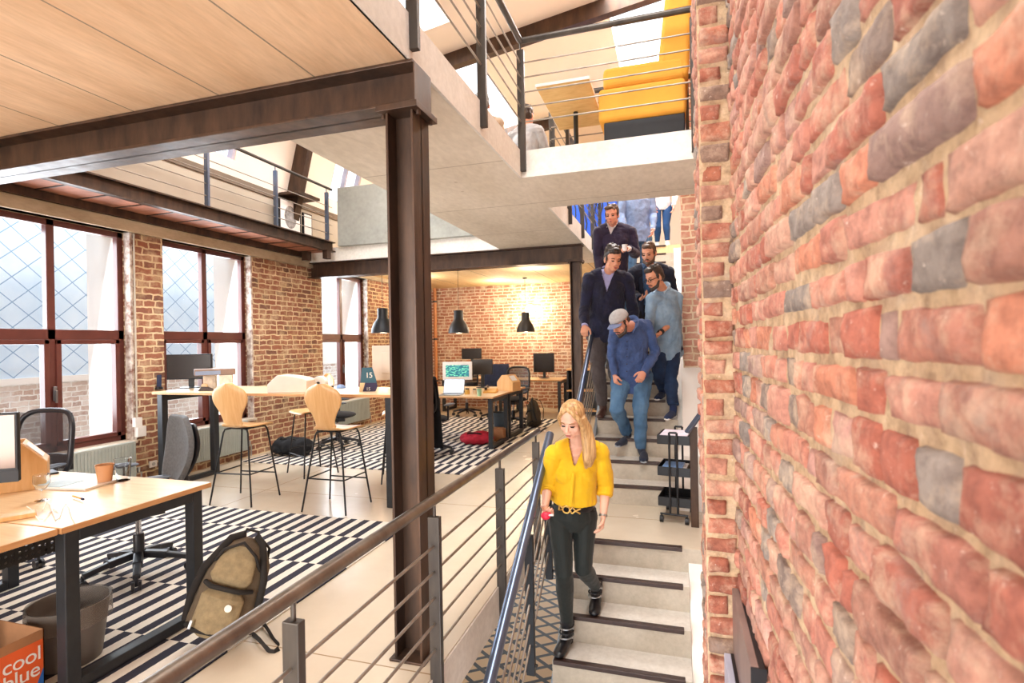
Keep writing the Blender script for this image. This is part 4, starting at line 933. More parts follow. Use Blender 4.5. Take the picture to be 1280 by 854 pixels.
def backpack(loc, M0, label, s=1, main=None, pocket=None, rz=0, group=None):
    t = thing('backpack', label, 'backpack', loc); t.matrix_basis = Matrix.Translation(Vector(loc)) @ M0
    q = MB()
    q.tube([(0, 0, .0), (0, 0, .03), (0, 0, .20), (0, .005, .36), (0, .01, .44), (0, .015, .47)], [.12, .155, .16, .145, .10, .03], 20, side=(1, 0, 0), rb=[.07, .10, .10, .085, .055, .02])
    soft(q, 'main_compartment', main or M_khaki, t, .008, 3, folds(.006, 9))
    q = MB(); q.tube([(0, -.085, .02), (0, -.10, .05), (0, -.105, .20), (0, -.085, .235)], [.08, .105, .105, .07], 18, side=(1, 0, 0), rb=[.03, .04, .04, .02]); soft(q, 'front_pocket', pocket or main or M_khaki, t, .006, 3, folds(.003, 14, 2))
    q = MB(); q.tube([(0, -.075, .25), (0, -.085, .29), (0, -.07, .38), (0, -.04, .43)], [.08, .105, .09, .05], 18, side=(1, 0, 0), rb=[.02, .028, .026, .015]); soft(q, 'top_pocket', pocket or main or M_khaki, t, .006, 3, folds(.003, 14, 4))
    for sg in (-1, 1):
        q = MB(); q.tube([(sg*.155, -.02, .04), (sg*.165, -.045, .16), (sg*.15, -.055, .30), (sg*.08, -.03, .46), (sg*.03, .01, .485)], .012, 8, side=(0, 1, 0), rb=[.018]*5); q.build('side_strap', [M_strap], t, smooth=True)
        q = MB(); q.tube([(sg*.06, .03, .47), (sg*.09, .12, .42), (sg*.11, .15, .26), (sg*.10, .12, .08), (sg*.12, .06, .03)], .007, 8, side=(1, 0, 0), rb=[.006]*5); q.build('shoulder_strap', [M_strap], t, smooth=True)
    q = MB()
    for zz, w_ in ((.243, .115), (.04, .13)): q.tube([(-w_, -.07, zz), (-w_*.6, -.125, zz), (w_*.6, -.125, zz), (w_, -.07, zz)], .012, 8, side=(0, 0, 1))
    q.tube([(-.13, -.02, .30), (-.08, -.09, .41), (0, -.085, .46), (.08, -.09, .41), (.13, -.02, .30)], .008, 8); q.build('zip_band', [M_strap], t, smooth=True)
    q = MB(); q.tube([(-.04, 0, .47), (-.03, 0, .51), (.03, 0, .51), (.04, 0, .47)], .007, 8); q.build('haul_loop', [M_strap], t, smooth=True)
    q = MB(); q.tube([(.05, -.146, .17), (.05, -.151, .17)], .017, 18); q.build('round_badge', [pm('badge_white', '#e8dcd0', .5)], t)
    q = MB(); q.box((-.098, -.148, .045), (-.085, -.14, .085)); q.build('zip_pull', [M_alu], t, bevel=.002)
    return t
backpack(on(262, .06, 2.13), Matrix.Rotation(R(24), 4, 'Z') @ Matrix.Rotation(R(18), 4, 'Y') @ Matrix.Rotation(R(-12), 4, 'X'), 'khaki backpack with black straps leaning on the near desk leg', main=pm('umber_canvas', '#5e5140', .9, scale=30, bump=.4, bscale=150), pocket=M_khaki)
q = MB()
for k in range(2): q.tube([on(285+30*t_, .013+.012*math.sin(t_*6+k), 2.30+.10*math.sin(t_*2.2+k*1.3)-.05*k) for t_ in [i_/10*1.9 for i_ in range(11)]], .017, 8, side=(0, 0, 1), rb=[.004]*11)
q.build('strap', [M_strap]); bpy.data.objects['strap'].name = 'loose_strap'; tag(bpy.data.objects['loose_strap'], 'loose black straps lying on the floor beside the khaki backpack', 'strap')
backpack(on(668, .06, 8.95), Matrix.Rotation(R(-60), 4, 'Z') @ Matrix.Rotation(R(-28), 4, 'Y'), 'dark backpack leaning at the end of the far desk', main=pm('dark_canvas', '#3a3022', .9, scale=30), pocket=pm('dark_canvas2', '#4a3c28', .9, scale=30))
def bag(loc, r, mt, label, seed, name='shoulder_bag'):
    t = thing(name, label, 'bag', loc); q = MB(); q.ell((0, 0, r[2]*.8), (r[0], r[1], r[2]), n=20); q.ell((r[0]*.4, .02, r[2]*.6), (r[0]*.6, r[1]*.8, r[2]*.7)); q.ell((-r[0]*.5, -.02, r[2]*.5), (r[0]*.5, r[1]*.9, r[2]*.6))
    soft(q, 'bag_body', mt, t, .012, 3, folds(.03, 7, seed)); q = MB(); q.tube([(-r[0]*.7, -.02, r[2]), (-r[0]*.4, -.08, r[2]*1.7), (r[0]*.3, -.08, r[2]*1.6), (r[0]*.6, 0, r[2])], .012, 8); q.build('carry_strap', [M_strap], t, smooth=True); return t
bag(on(364, .03, 6.15), (.32, .16, .13), M_blackcloth, 'black bag lying against the brick wall under the high table', 3)
bag(on(594, .03, 7.42), (.26, .15, .09), pm('crimson_cloth', '#b01830', .8, var=.1, scale=14), 'red bag lying on the rug under the far desk', 6)
t = thing('cardboard_box', 'small closed cardboard box beneath the far desk behind the red bag', 'box', on(621, .010, 7.75)); q = MB(); q.box((-.11, -.1, 0), (.11, .1, .19)); q.build('box_body', [M_card], t, bevel=.003); q = MB(); q.box((-.112, -.02, .17), (.112, .02, .1915)); q.build('packing_tape', [pm('brown_tape', '#c0a078', .4)], t)
t = thing('waste_bin', 'slate blue bin standing behind the small cardboard box under the far desks', 'bin', on(624, .010, 8.35)); q = MB(); q.lathe([(.0001, .004), (.10, .004), (.10, 0), (.135, .34), (.125, .34), (.095, .01)], n=28); q.build('bin_body', [pm('slate_plastic', '#4a5a68', .5)], t, smooth=40); q = MB(); q.lathe([(.128, .33), (.142, .33), (.142, .35), (.128, .35)], n=28, closed=True); q.build('rim', [pm('slate_plastic', '#4a5a68', .5)], t)
# black shelf unit at far right
t = thing('shelf_unit', 'black shelf unit with wooden shelves by the foot of the upper stairs', 'shelf', (-2.08, 10.6, 0))
q = MB()
for x in (0, .56): q.box((x, 0, 0), (x+.03, .35, .92))
q.box((0, .33, 0), (.59, .35, .92)); q.build('carcass', [M_black], t)
for z in (.1, .5, .92): q = MB(); q.box((-.01, -.01, z), (.60, .35, z+.03)); q.build('shelf', [M_birch], t)
t = thing('round_vase', 'small white round vase on top of the black shelf unit', 'vase', (-1.95, 10.75, .951)); q = MB(); q.lathe([(.03, 0), (.05, .04), (.045, .08), (.025, .10), (.028, .11)], n=20); q.build('vase_body', [M_white], t, smooth=True)
# radiators
def radiator(y0, y1, label):
    t = thing('radiator', label, 'radiator', (XL+.05, y0, .12)); q = MB(); n_ = int((y1-y0)/.033)
    q.box((0, 0, 0), (.055, y1-y0, .40)); q.build('panel', [pm('cream_radiator', '#a4aaa4', .4, var=.03)], t, bevel=.006)
    q = MB()
    for k in range(n_): q.box((.055, .01+k*.033, .02), (.060, .028+k*.033, .38))
    q.build('fins', [pm('cream_radiator', '#a4aaa4', .4, var=.03)], t)
    q = MB(); q.tube([(.02, y1-y0, .05), (.02, y1-y0+.08, .05), (.02, y1-y0+.08, -.1)], .009, 8); q.lathe([(.016, 0), (.018, .05)], (.02, y1-y0+.05, .06), 10); q.build('pipe_valve', [M_alu], t, smooth=True)
radiator(3.25, 4.28, 'cream radiator under the first window'); radiator(4.85, 5.85, 'cream radiator under the second window, behind the high table leg'); radiator(7.75, 8.85, 'cream radiator under the third window')
t = thing('wall_conduit', 'pale conduit with junction boxes beside the first window', 'conduit', (XL+.02, 4.36, 0))
q = MB(); q.tube([(0, 0, .70), (0, 0, 2.76)], .010, 8); q.tube([(0, 0, .56), (0, -.05, .47), (0, -.4, .445), (0, -1.0, .44)], .010, 8); q.build('pipe', [pm('conduit_grey', '#bdb6aa', .4)], t, smooth=True)
q = MB(); q.box((-.02, -.04, .66), (.03, .04, .76)); q.box((-.02, -.02, .55), (.035, .08, .66)); q.build('junction_box', [M_white], t, bevel=.005)
t = thing('wall_socket', 'white wall socket on the brick pier by the radiator', 'socket', (XL, 4.50, .18)); q = MB(); q.box((0, 0, 0), (.02, .09, .07)); q.build('socket_plate', [M_white], t, bevel=.004); q = MB(); q.tube([(.02, .045, .035), (.023, .045, .035)], .02, 14); q.build('socket_face', [M_alu], t)
# vertical pipe in the far corner
t = thing('heating_pipe', 'copper coloured pipe running up the far corner', 'pipe', (XL+.14, YF-.12, .0)); q = MB(); q.tube([(0, 0, .0), (0, 0, ZC)], .04, 14); q.build('pipe', [pm('copper_paint', '#c08050', .45)], t, smooth=True)
q = MB()
for z in (.6, 1.6, 2.5): q.lathe([(.046, z), (.046, z+.04)], n=14); q.box((-.16, -.01, z+.01), (0, .01, z+.03))
q.build('bracket', [M_char], t)
# ================================================================== PENDANTS
def pendant(loc, label, lit=True):
    t = thing('pendant_lamp', label, 'lamp', loc); z = loc[2]
    q = MB(); q.lathe([(.19, 0), (.185, .06), (.15, .16), (.10, .23), (.085, .26), (.085, .40), (.08, .41), (.0001, .42)], n=32); q.build('lamp_shade', [pm('anthracite_shade', '#2c2e34', .45, .2)], t, smooth=40)
    shd = t.children[0]
    q = MB(); q.lathe([(.186, .002), (.18, .06), (.145, .155), (.095, .225), (.0001, .25)], n=32); q.build('shade_lining', [pm('lamp_lining', '#e8b060', .4)], shd, smooth=True)
    q = MB(); q.tube([(0, 0, .42), (0, 0, ZC-z)], .004, 8); q.lathe([(.045, ZC-z-.025), (.05, ZC-z-.001)], n=16); q.build('cord', [M_black], t)
    q = MB(); q.ell((0, 0, .09), (.045, .045, .055)); q.build('bulb', [pm('warm_bulb', '#ffe0a0', .4, emit='#ffc878', es=12)], t, smooth=True)
    point('pendant_glow', (loc[0], loc[1], z+.01), 18, .06); return t
def point(name, loc, power, r=.05, col=(1, .72, .42)):
    l = bpy.data.lights.new(name, 'POINT'); l.energy = power; l.shadow_soft_size = r; l.color = col
    o = bpy.data.objects.new(name, l); C.objects.link(o); o.location = loc; return o
pendant((-4.62, 7.85, 1.70), 'dark dome pendant lamp just left of the brown column'); pendant((-3.72, 8.95, 1.69), 'dark dome pendant lamp above the code monitor'); pendant((-2.95, 10.7, 1.72), 'dark dome pendant lamp near the glowing wall bulb')
t = thing('wall_lamp', 'glowing white globe wall lamp on the far brick wall', 'lamp', (-3.12, YF-.14, 2.25)); q = MB(); q.ell((0, 0, 0), (.11, .11, .11), n=24, m=14); q.build('globe', [pm('glowing_globe', '#fff4d8', .4, emit='#ffe2a8', es=30)], t, smooth=True)
q = MB(); q.lathe([(.05, 0), (.05, .02)], (0, 0, .11), 16); q.bar((0, .02, .125), (0, .14, .125), .03, .03); q.build('bracket', [M_black], t)
point('globe_glow', (-3.12, YF-.5, 2.25), 34, .15, (1, .84, .6))
for x, y in ((-4.8, 9.6), (-3.6, 10.9), (-2.4, 9.4)): point('room_glow', (x, y, 2.6), 15, .12, (1, .86, .68))
# ================================================================== TROLLEY
t = thing('utility_trolley', 'black three-tier trolley at the foot of the upper flight', 'trolley', (0.0, 4.72, 0), R(-8))
for z in (.13, .38, .64):
    q = MB(); w_, d_ = .13, .16
    for a, c in (((-w_, -d_, z), (w_, d_, z+.004)), ((-w_, -d_, z), (-w_+.004, d_, z+.075)), ((w_-.004, -d_, z), (w_, d_, z+.075)), ((-w_, -d_, z), (w_, -d_+.004, z+.075)), ((-w_, d_-.004, z), (w_, d_, z+.075))): q.box(a, c)
    q.build('tray', [M_black], t, bevel=.002)
for sy in (-.17, .17):
    q = MB(); q.tube([(-.11, sy, .07), (.11, sy, .07)], .009, 8); q.tube([(-.03, sy, .07), (-.03, sy, .74)], .009, 8); q.tube([(.03, sy, .07), (.03, sy, .74)], .009, 8); q.tube([(-.03, sy, .74), (.03, sy, .74)], .009, 8); sf = q.build('side_frame', [M_black], t, smooth=True)
    for sx in (-.10, .10): q = MB(); q.tube([(sx-.014, sy, .028), (sx+.014, sy, .028)], .027, 16); q.tube([(sx, sy, .03), (sx, sy, .07)], .006, 8); q.build('caster', [M_black], sf, smooth=50)
t = thing('paper_stack', 'blue and white papers in the middle tray of the trolley', 'papers', (0.0, 4.72, .385), R(-8)); q = MB(); q.box((-.09, -.12, 0), (.09, .12, .05)); q.build('sheets', [M_white]  , t, bevel=.002); q = MB(); q.box((-.10, -.13, .05), (.06, .10, .062)); q.build('blue_folder', [pm('blue_folder', '#7fa4d8', .5)], t, bevel=.002)
q = MB(); q.box((-.11, -.14, 0), (.11, .14, .012)); o = tag(q.build('tray_mat', [pm('lilac_white_card', '#d8ccd8', .6)], bevel=.002), 'pale card lying in the top tray of the trolley', 'card'); o.location = (0, 4.72, .705); o.rotation_euler = (0, 0, R(-8))
q = MB(); q.box((-.125, -.165, .70), (.125, .165, .704))
# ================================================================== UPSTAIRS
t = thing('sofa', 'yellow upholstered sofa with a high back on the bridge', 'sofa', (-.22, 4.68, Z2)); M_yel = pm('mustard_upholstery', '#e2a03a', .85, var=.03, scale=6, bump=.15)
q = MB(); q.box((-.29, -.36, .02), (.33, .36, .19)); q.build('plinth', [M_black], t, bevel=.01)
for sy in (-.34, .34):
    for sx in (-.26, .28): q = MB(); q.lathe([(.018, 0), (.018, .03)], (sx, sy, 0), 12); q.build('foot', [M_chrome], t)
q = MB(); q.box((-.33, -.38, .19), (.34, .38, .46)); q.build('seat_cushion', [M_yel], t, bevel=.035, seg=4)
q = MB(); q.box((-.29, -.385, .45), (.34, -.27, .62)); q.build('side_bolster', [M_yel], t, bevel=.04, seg=4)
q = MB(); q.prism([(.12, .46), (.36, .46), (.40, 1.12), (.30, 1.16), (.20, 1.12)], 1, -.38, .38); q.build('high_back', [M_yel], t, bevel=.04, seg=4)
t = thing('side_table', 'square plywood table seen from below beside the yellow sofa', 'table', (-.82, 4.72, Z2)); q = MB(); q.box((-.23, -.47, .525), (.21, .47, .55)); q.build('tabletop', [M_plywood], t, bevel=.01)
q = MB(); q.box((-.232, -.472, .53), (.212, .472, .553)); q.build('edge_band', [M_white], t)
q = MB(); q.tube([(0, .1, .02), (0, .1, .53)], .022, 12); q.build('pedestal', [M_char], t, smooth=True); q = MB(); q.lathe([(.17, 0), (.17, .012), (.03, .02)], (0, .1, 0), 24); q.build('base', [M_char], t, smooth=40)
t = thing('framed_print', 'black and white portrait print leaning on the walkway wall', 'picture', (XL+.12, 6.78, 3.085), 0)
q = MB(); q.box((-.02, -.30, 0), (.01, .18, .62)); q.build('frame', [M_black], t, bevel=.003)
q = MB(); q.box((.01, -.27, .03), (.013, .15, .59)); q.build('print', [M_white], t)
q = MB(); q.tube([(.0132, -.06, .36), (.0145, -.06, .36)], .13, 24, side=(0, 1, 0), rb=[.17]*2); q.build('grey_portrait', [pm('grey_ink', '#8a8684', .7, var=.3, scale=14)], t)
t = thing('framed_print', 'narrow white print leaning at the parapet end of the walkway', 'picture', (XL+.14, 7.08, 3.085)); q = MB(); q.box((-.02, -.09, 0), (.01, .12, .5)); q.build('frame', [M_black], t, bevel=.003); q = MB(); q.box((.01, -.07, .02), (.013, .10, .48)); q.build('print', [M_white], t)
t = thing('blue_screen', 'tall bright blue display panel upstairs behind the purple sweater man', 'panel', (-1.30, 9.5, Z2)); q = MB(); q.box((-.45, -.01, .02), (.42, .01, 1.9)); q.build('panel', [pm('royal_blue_panel', '#1c52c8', .5, var=.15, scale=2)], t); q = MB(); q.box((-.5, -.15, 0), (.47, .15, .02)); q.build('foot', [M_black], t)
t = thing('black_lattice', 'dark wavy lattice screen upstairs in front of the blue panel', 'screen', (-1.35, 8.9, Z2))
q = MB()
for k in range(9):
    x = -.4+k*.09; q.tube([(x+.03*math.sin(i*1.3+k), 0, .02+.13*i) for i in range(11)], .012, 6)
q.box((-.45, -.02, 0), (.4, .02, .03)); q.build('lattice_bars', [M_char], t, smooth=True); q = MB(); q.box((-.45, -.015, 1.3), (.4, .015, 1.33)); q.build('top_bar', [M_char], t)
# hung panels by the near wall
for i, (x, y0, y1, z1, mt, lb) in enumerate(((.182, 1.56, 2.04, .615, pm('mauve_brown_board', '#7c6660', .4, var=.1), 'dark framed board hanging low on the near brick wall'), (.150, 1.60, 2.02, .39, pm('pale_grey_board', '#a8a8b8', .4), 'pale grey board below the dark framed board'))):
    t = thing('wall_board', lb, 'board', (x, y0, 0)); q = MB(); q.box((0, 0, z1-.75), (.022, y1-y0, z1)); q.build('board_face', [mt], t, bevel=.003)
    q = MB(); q.box((.0, -.006, z1-.75), (.04, .0, z1)); q.box((.022, 0, z1-.75), (.036, y1-y0, z1)); q.build('frame', [M_black], t)
# ================================================================== PEOPLE
def skin_mat(name, c):
    t = NT(name); p = t.obj()
    cc = lin(c); f = t.noise(12, 4, p); a = tuple(x*.93 for x in cc[:3])+(1,); d = (min(1, cc[0]*1.05), cc[1]*.98, cc[2]*.97, 1)
    t.l(t.ramp(f, [(.3, a), (.7, d)]), t.b.inputs['Base Color']); t.b.inputs['Roughness'].default_value = .5
    t.b.inputs['Subsurface Weight'].default_value = .08; t.b.inputs['Subsurface Radius'].default_value = (.02, .008, .004); return t.m
def cloth(name, c, sc=14, bump=.35, rough=.9, c2=None, var=.07): return pm(name, c, rough, var=var, scale=sc, bump=bump, bscale=90, c2=c2, sheen=.1)
def hairm(name, a, b):
    t = NT(name); v = t.scaled(t.obj(), 70, 70, 9); c = t.ramp(t.noise(1, 4, v), [(.35, a), (.65, b)]); t.l(c, t.b.inputs['Base Color']); t.b.inputs['Roughness'].default_value = .45; t.bump(t.noise(1.3, 3, v), .5, .004); return t.m
M_lip = pm('lips', '#b0605a', .4); M_eye = pm('dark_eye', '#2c1d18', .25); M_brow = {}
M_denim = pm('blue_denim', '#34587c', .9, var=.12, scale=5, bump=.5, bscale=120, c2='#587c9e'); M_dkdenim = pm('dark_denim', '#14233e', .9, scale=7, bump=.3, bscale=160, c2='#203a5e')
def V3(a): return Vector(a)
def frame(f, u):
    f = Vector(f).normalized(); u = Vector(u); s = f.cross(u).normalized(); u = s.cross(f).normalized()
    M_ = Matrix(((s.x, f.x, u.x), (s.y, f.y, u.y), (s.z, f.z, u.z))); return M_   # columns: side(right of person), forward, up
def lerp(a, b, t_): return a+(b-a)*t_
def person(label, J, hf, tf, s=1.0, skin='#dca284', hair=None, hairfn=None, top=None, bottom=None, shoes=None, fem=False, vox=.0065, sleeves=('long', 'long'), hem=.10,
           cut=None, under=None, hcurl=(.5, .5), palms=(None, None), group=None, headup=(0, 0, 1), extra=None, beard=None, seated=False, collar=None, cuff=None, sleeve_r=1.0, head=True, shoe_sole=None, over=None, belly=1.0, name='person', legr=1.0, seed=1, browc='#3a2a20'):
    """J: joints in world space. L = the side seen at the left of the photo, R = the side at the right"""
    base = (J['toeL']+J['toeR']+J['ankL']+J['ankR'])/4; base = Vector((base.x, base.y, min(J['toeL'].z, J['toeR'].z)-.02))
    t = thing(name, label, 'person', base, 0, group)
    def soft_(q, nm, mt, vx=vox, sm=3, disp=None, cutf=None, par=None, solid=0):
        me = remesh(q, vx, sm, disp)
        if cutf:
            bm = bmesh.new(); bm.from_mesh(me); kill = [f for f in bm.faces if cutf(f.calc_center_median())]; bmesh.ops.delete(bm, geom=kill, context='FACES'); bm.to_mesh(me); bm.free()
        me.transform(Matrix.Translation(-base)); o = link(nm, me, mt, par or t)
        if par: pass
        if solid: m_ = o.modifiers.new('s', 'SOLIDIFY'); m_.thickness = solid; m_.offset = 1
        return o
    shL, shR, hpL, hpR, N = J['shL'], J['shR'], J['hipL'], J['hipR'], J['neck']
    pel = (hpL+hpR)/2; shc = (shL+shR)/2
    tup = (shc-pel).normalized(); tfv = Vector(tf).normalized(); TM = frame(tfv, tup); side_s = (shR-shL).normalized(); side_h = (hpR-hpL).normalized()
    L = (shc-pel).length
    wsh = (shR-shL).length/2
    HM = frame(hf, headup); HC = J['head']
    def hp(x, y, z): return HC + HM @ Vector((x*s, y*s, z*s))
    hw = .165*s if not fem else .155*s; ww = (.145 if not fem else .112)*s*belly; cw = (.165 if not fem else .135)*s
    def torso(q, g=0.0, lo=-.09, top_=1.0, neckr=.055, waistg=0, hemg=0):
        pts = [pel+tup*lo*s, pel, lerp(pel, shc, .38), lerp(pel, shc, .72), lerp(pel, shc, .93), lerp(shc, N, .55)]
        sd = [side_h, side_h, lerp(side_h, side_s, .4), lerp(side_h, side_s, .8), side_s, side_s]
        a = [hw*.95+hemg, hw+hemg*.6, ww+waistg, cw, wsh*.92, .075*s]; bb = [.104*s+hemg, .112*s+hemg*.5, .098*s*belly+waistg, (.118 if not fem else .105)*s, .082*s, .055*s]
        if lo > 0: pts, sd, a, bb = pts[1:], sd[1:], a[1:], bb[1:]; pts[0] = pel+tup*lo*s; a[0] -= .012; bb[0] -= .006
        q.tube(pts, [x+g for x in a], 22, side=sd, rb=[x+g for x in bb])
        q.tube([shL, lerp(shL, shR, .5)+tup*.02*s, shR], [.052*s+g, .06*s+g, .052*s+g], 14)
        q.tube([lerp(shL, N, .15)+tup*.02*s, N, lerp(shR, N, .15)+tup*.02*s], [.04*s+g, .055*s+g, .04*s+g], 14)
        q.ell(shL, [.056*s+g]*3); q.ell(shR, [.056*s+g]*3)
        if fem:
            for sg in (-1, 1): q.ell(lerp(pel, shc, .70)+side_s*sg*.062*s+tfv*.046*s, [.066*s+g*.6]*3)
    def arm(q, side, g, end=1.0, r=1.0):
        a, e, w = J['sh'+side], J['elb'+side], J['wr'+side]
        pts = [a, lerp(a, e, .35), lerp(a, e, .9), e]; rr = [.052, .048, .040, .040]
        if end <= .5: pts = [a, lerp(a, e, .35), lerp(a, e, .85), e, lerp(e, w, end)]; rr = [.052, .048, .042, .041, .040]
        else: pts += [lerp(e, w, .3), lerp(e, w, end*.98)]; rr += [.040, .028]
        q.tube(pts, [x*s*r+g for x in rr], 14); q.ell(e, [rr[2]*s*r*.98+g]*3)
    def leg(q, side, g, end=1.0, r=1.0):
        h, k, a = J['hip'+side], J['knee'+side], J['ank'+side]
        q.tube([h+tup*.05*s, h-tup*.02*s, lerp(h, k, .45), lerp(h, k, .92), k, lerp(k, a, .28), lerp(k, a, .6), lerp(k, a, end)], [(.07+(.0 if fem else .008))*s+g, .088*s*legr+g, .076*s*legr+g, .056*s*r+g, .054*s*r+g, .056*s*r+g, .045*s*r+g, .036*s*r+g*1.2], 16)
        q.ell(h-tup*.02*s-tfv*.02*s, [.09*s*legr+g]*3)
    def foot(q, side, g):
        a, tt = J['ank'+side], J['toe'+side]; d = (tt-a); d = Vector((d.x, d.y, 0)).normalized() if Vector((d.x, d.y, 0)).length > .01 else tfv; hz = J['heel'+side] if 'heel'+side in J else a - d*.045*s + Vector((0, 0, tt.z-a.z+.01))
        sd = Vector((d.y, -d.x, 0)); q.tube([hz, lerp(hz, tt, .3)+U_*.014*s, lerp(hz, tt, .72)+U_*.004*s, tt, tt+(tt-hz).normalized()*.022*s], [(.028)*s+g, .035*s+g, .042*s+g, .036*s+g, .012*s+g], 14, side=sd, rb=[.034*s+g*.5, .040*s+g*.5, .030*s+g*.5, .022*s+g*.5, .008*s+g*.5])
        q.tube([lerp(J['knee'+side], a, .93), lerp(a, hz, .25), lerp(hz, tt, .18)], [.037*s+g, .037*s+g, .034*s+g], 12)
    # hands
    def hand(q, side, curl, palm):
        e, w = J['elb'+side], J['wr'+side]; d = (J['hand'+side]-w).normalized() if 'hand'+side in J else (w-e).normalized()
        pn = Vector(palm) if palm is not None else (-side_s if side == 'R' else side_s)
        pn = (pn - d*pn.dot(d)).normalized(); ac = d.cross(pn).normalized()
        th = ac if ac.dot(tfv+U_*.2) > 0 else -ac    # thumb side points forward
        hs = s*(1.0 if not fem else .92)
        q.tube([lerp(e, w, .9), w, w+d*.03*hs, w+d*.07*hs, w+d*.088*hs], [.026*hs, .026*hs, .036*hs, .041*hs, .036*hs], 12, side=th, rb=[.022*hs, .020*hs, .016*hs, .015*hs, .012*hs])
        for i, (off, ln) in enumerate(((.029, .068), (.010, .078), (-.010, .072), (-.028, .058))):
            p0 = w + d*(.078-.004*abs(i-1))*hs + th*off*hs; a1 = curl*.9; p = p0; pts = [p0-d*.012*hs]; ang = curl*.25
            pts.append(p)
            for seg in (.45, .32, .23):
                ang += curl*.75; p = p + (d*math.cos(ang)+pn*math.sin(ang)).normalized()*ln*seg*hs; pts.append(p)
            q.tube(pts, [.0085*hs, .0092*hs, .0088*hs, .008*hs, .006*hs], 9)
        p0 = w + d*.022*hs + th*.026*hs; q.tube([p0, p0+(d*.6+th*.75+pn*.25).normalized()*.032*hs, p0+(d*.6+th*.75+pn*.25).normalized()*.032*hs+(d*.85+th*.25+pn*(.2+curl*.5)).normalized()*.034*hs, p0+(d*.6+th*.75+pn*.25).normalized()*.032*hs+(d*.85+th*.2+pn*(.3+curl*.6)).normalized()*.056*hs], [.014*hs, .0115*hs, .0098*hs, .007*hs], 9)
    # ---- one continuous body
    q = MB(); torso(q, -.006, -.04)
    for sd in 'LR': arm(q, sd, -.004); leg(q, sd, -.008); foot(q, sd, -.008)
    for i, sd in enumerate('LR'): hand(q, sd, hcurl[i], palms[i])
    if head:
        R3 = HM.to_4x4()
        nb = hp(0, -.02, -.07)
        q.tube([lerp(shc, N, .2), N, lerp(N, nb, .6), nb, hp(0, -.01, -.02)], [.07*s, .058*s*(1 if not fem else .84), .052*s*(1 if not fem else .82), .054*s*(1 if not fem else .85), .05*s], 16)
        fw = .94 if fem else 1.0
        q.ell(hp(0, -.012, .038), (.076*s, .095*s, .084*s), R3, 20, m=14)
        q.ell(hp(0, .022, -.028), (.064*s*fw, .068*s, .082*s), R3, 20, m=14)
        q.ell(hp(0, .048, -.084), (.034*s*fw, .034*s, .026*s), R3)
        for sg in (-1, 1):
            q.ell(hp(sg*.040, .05, -.03), (.024*s, .026*s, .026*s), R3); q.ell(hp(sg*.045*fw, .01, -.07), (.022*s*fw, .045*s, .028*s), R3)
            q.ell(hp(sg*.079, -.005, -.012), (.010*s, .020*s, .032*s), R3, 10)
        q.ell(hp(0, .070, .024), (.052*s, .018*s, .012*s), R3)
        k = .85 if fem else 1
        q.tube([hp(0, .082, .012), hp(0, .098, -.012), hp(0, .112*(.97 if fem else 1), -.034)], [.008*s*k, .011*s*k, .014*s*k], 10); q.ell(hp(-.011*k, .095, -.037), (.009*s*k, .011*s, .008*s), R3); q.ell(hp(.011*k, .095, -.037), (.009*s*k, .011*s, .008*s), R3)
        q.ell(hp(0, .088, -.064), (.024*s*k, .010*s, .010*s), R3)
    M_s = skin_mat('skin_'+label[:12].replace(' ', '_'), skin)
    me = remesh(q, vox*.8, 2); me.transform(Matrix.Translation(-base)); body = link('body', me, M_s, t)
    def small(q, nm, mt, par=None, sm=True): q.v = [v-base for v in q.v]; return q.build(nm, [mt], par or t, smooth=sm)
    if head:
        for sg in (-1, 1):
            q = MB(); q.ell(hp(sg*.031, .0825, -.004), (.0145*s, .0045*s, .0042*s), HM.to_4x4(), 12); q.tube([hp(sg*.046, .076, .001), hp(sg*.031, .0875, .0035), hp(sg*.017, .083, .0)], .0022*s, 6); small(q, 'eye', M_eye)
            q = MB(); q.tube([hp(sg*.015, .090, .021), hp(sg*.032, .088, .026), hp(sg*.050, .076, .021)], [.0025*s, .0038*s, .002*s], 7); small(q, 'eyebrow', pm('brow_'+browc, browc, .8))
        q = MB(); q.ell(hp(0, .0965, -.0615), (.021*s, .005*s, .0035*s), HM.to_4x4(), 12); q.ell(hp(0, .0955, -.0685), (.017*s, .005*s, .0042*s), HM.to_4x4(), 12); small(q, 'lips', M_lip)
        if hairfn:
            q = MB(); hairfn(q, hp, s, HM)
            def hd(co, n_):
                l_ = HM.transposed() @ (co-HC); return co + n_*(noise.fractal(Vector((l_.x*40, l_.y*40, l_.z*(6 if fem else 26))), 1., 2., 3)*(.003 if fem else .0045))
            me = remesh(q, .005, 2 if fem else 1, hd); me.transform(Matrix.Translation(-base)); link('hair', me, hair, t)
        if beard:
            q = MB(); q.tube([hp(-.067, .01, -.035), hp(-.055, .045, -.085), hp(0, .082, -.108), hp(.055, .045, -.085), hp(.067, .01, -.035)], [.010*s, .019*s, .022*s, .019*s, .010*s], 10); q.tube([hp(-.03, .083, -.068), hp(-.018, .095, -.052), hp(.018, .095, -.052), hp(.03, .083, -.068)], .0055*s, 8)
            me = remesh(q, .004, 1); me.transform(Matrix.Translation(-base)); link('beard', me, beard, t)
    # ---- trousers
    if bottom:
        q = MB(); pts = [pel-tup*.085*s, pel, lerp(pel, shc, .22)]; q.tube(pts, [hw*.80, hw+.008, ww+.012], 22, side=side_h, rb=[.10*s+.006, .116*s+.006, .102*s*belly+.008])
        for sd in 'LR': leg(q, sd, .006 if fem else .016, .97, 1.0)
        soft_(q, 'trousers', bottom, vox*.9, 2, folds(.003 if fem else .012, 11 if fem else 10, seed))
    # ---- upper garment(s)
    if under:
        q = MB(); torso(q, .006, -.05)
        for sd in 'LR': arm(q, sd, .006, 1.0)
        soft_(q, 'shirt', under, vox, 2, folds(.004, 12, seed+3))
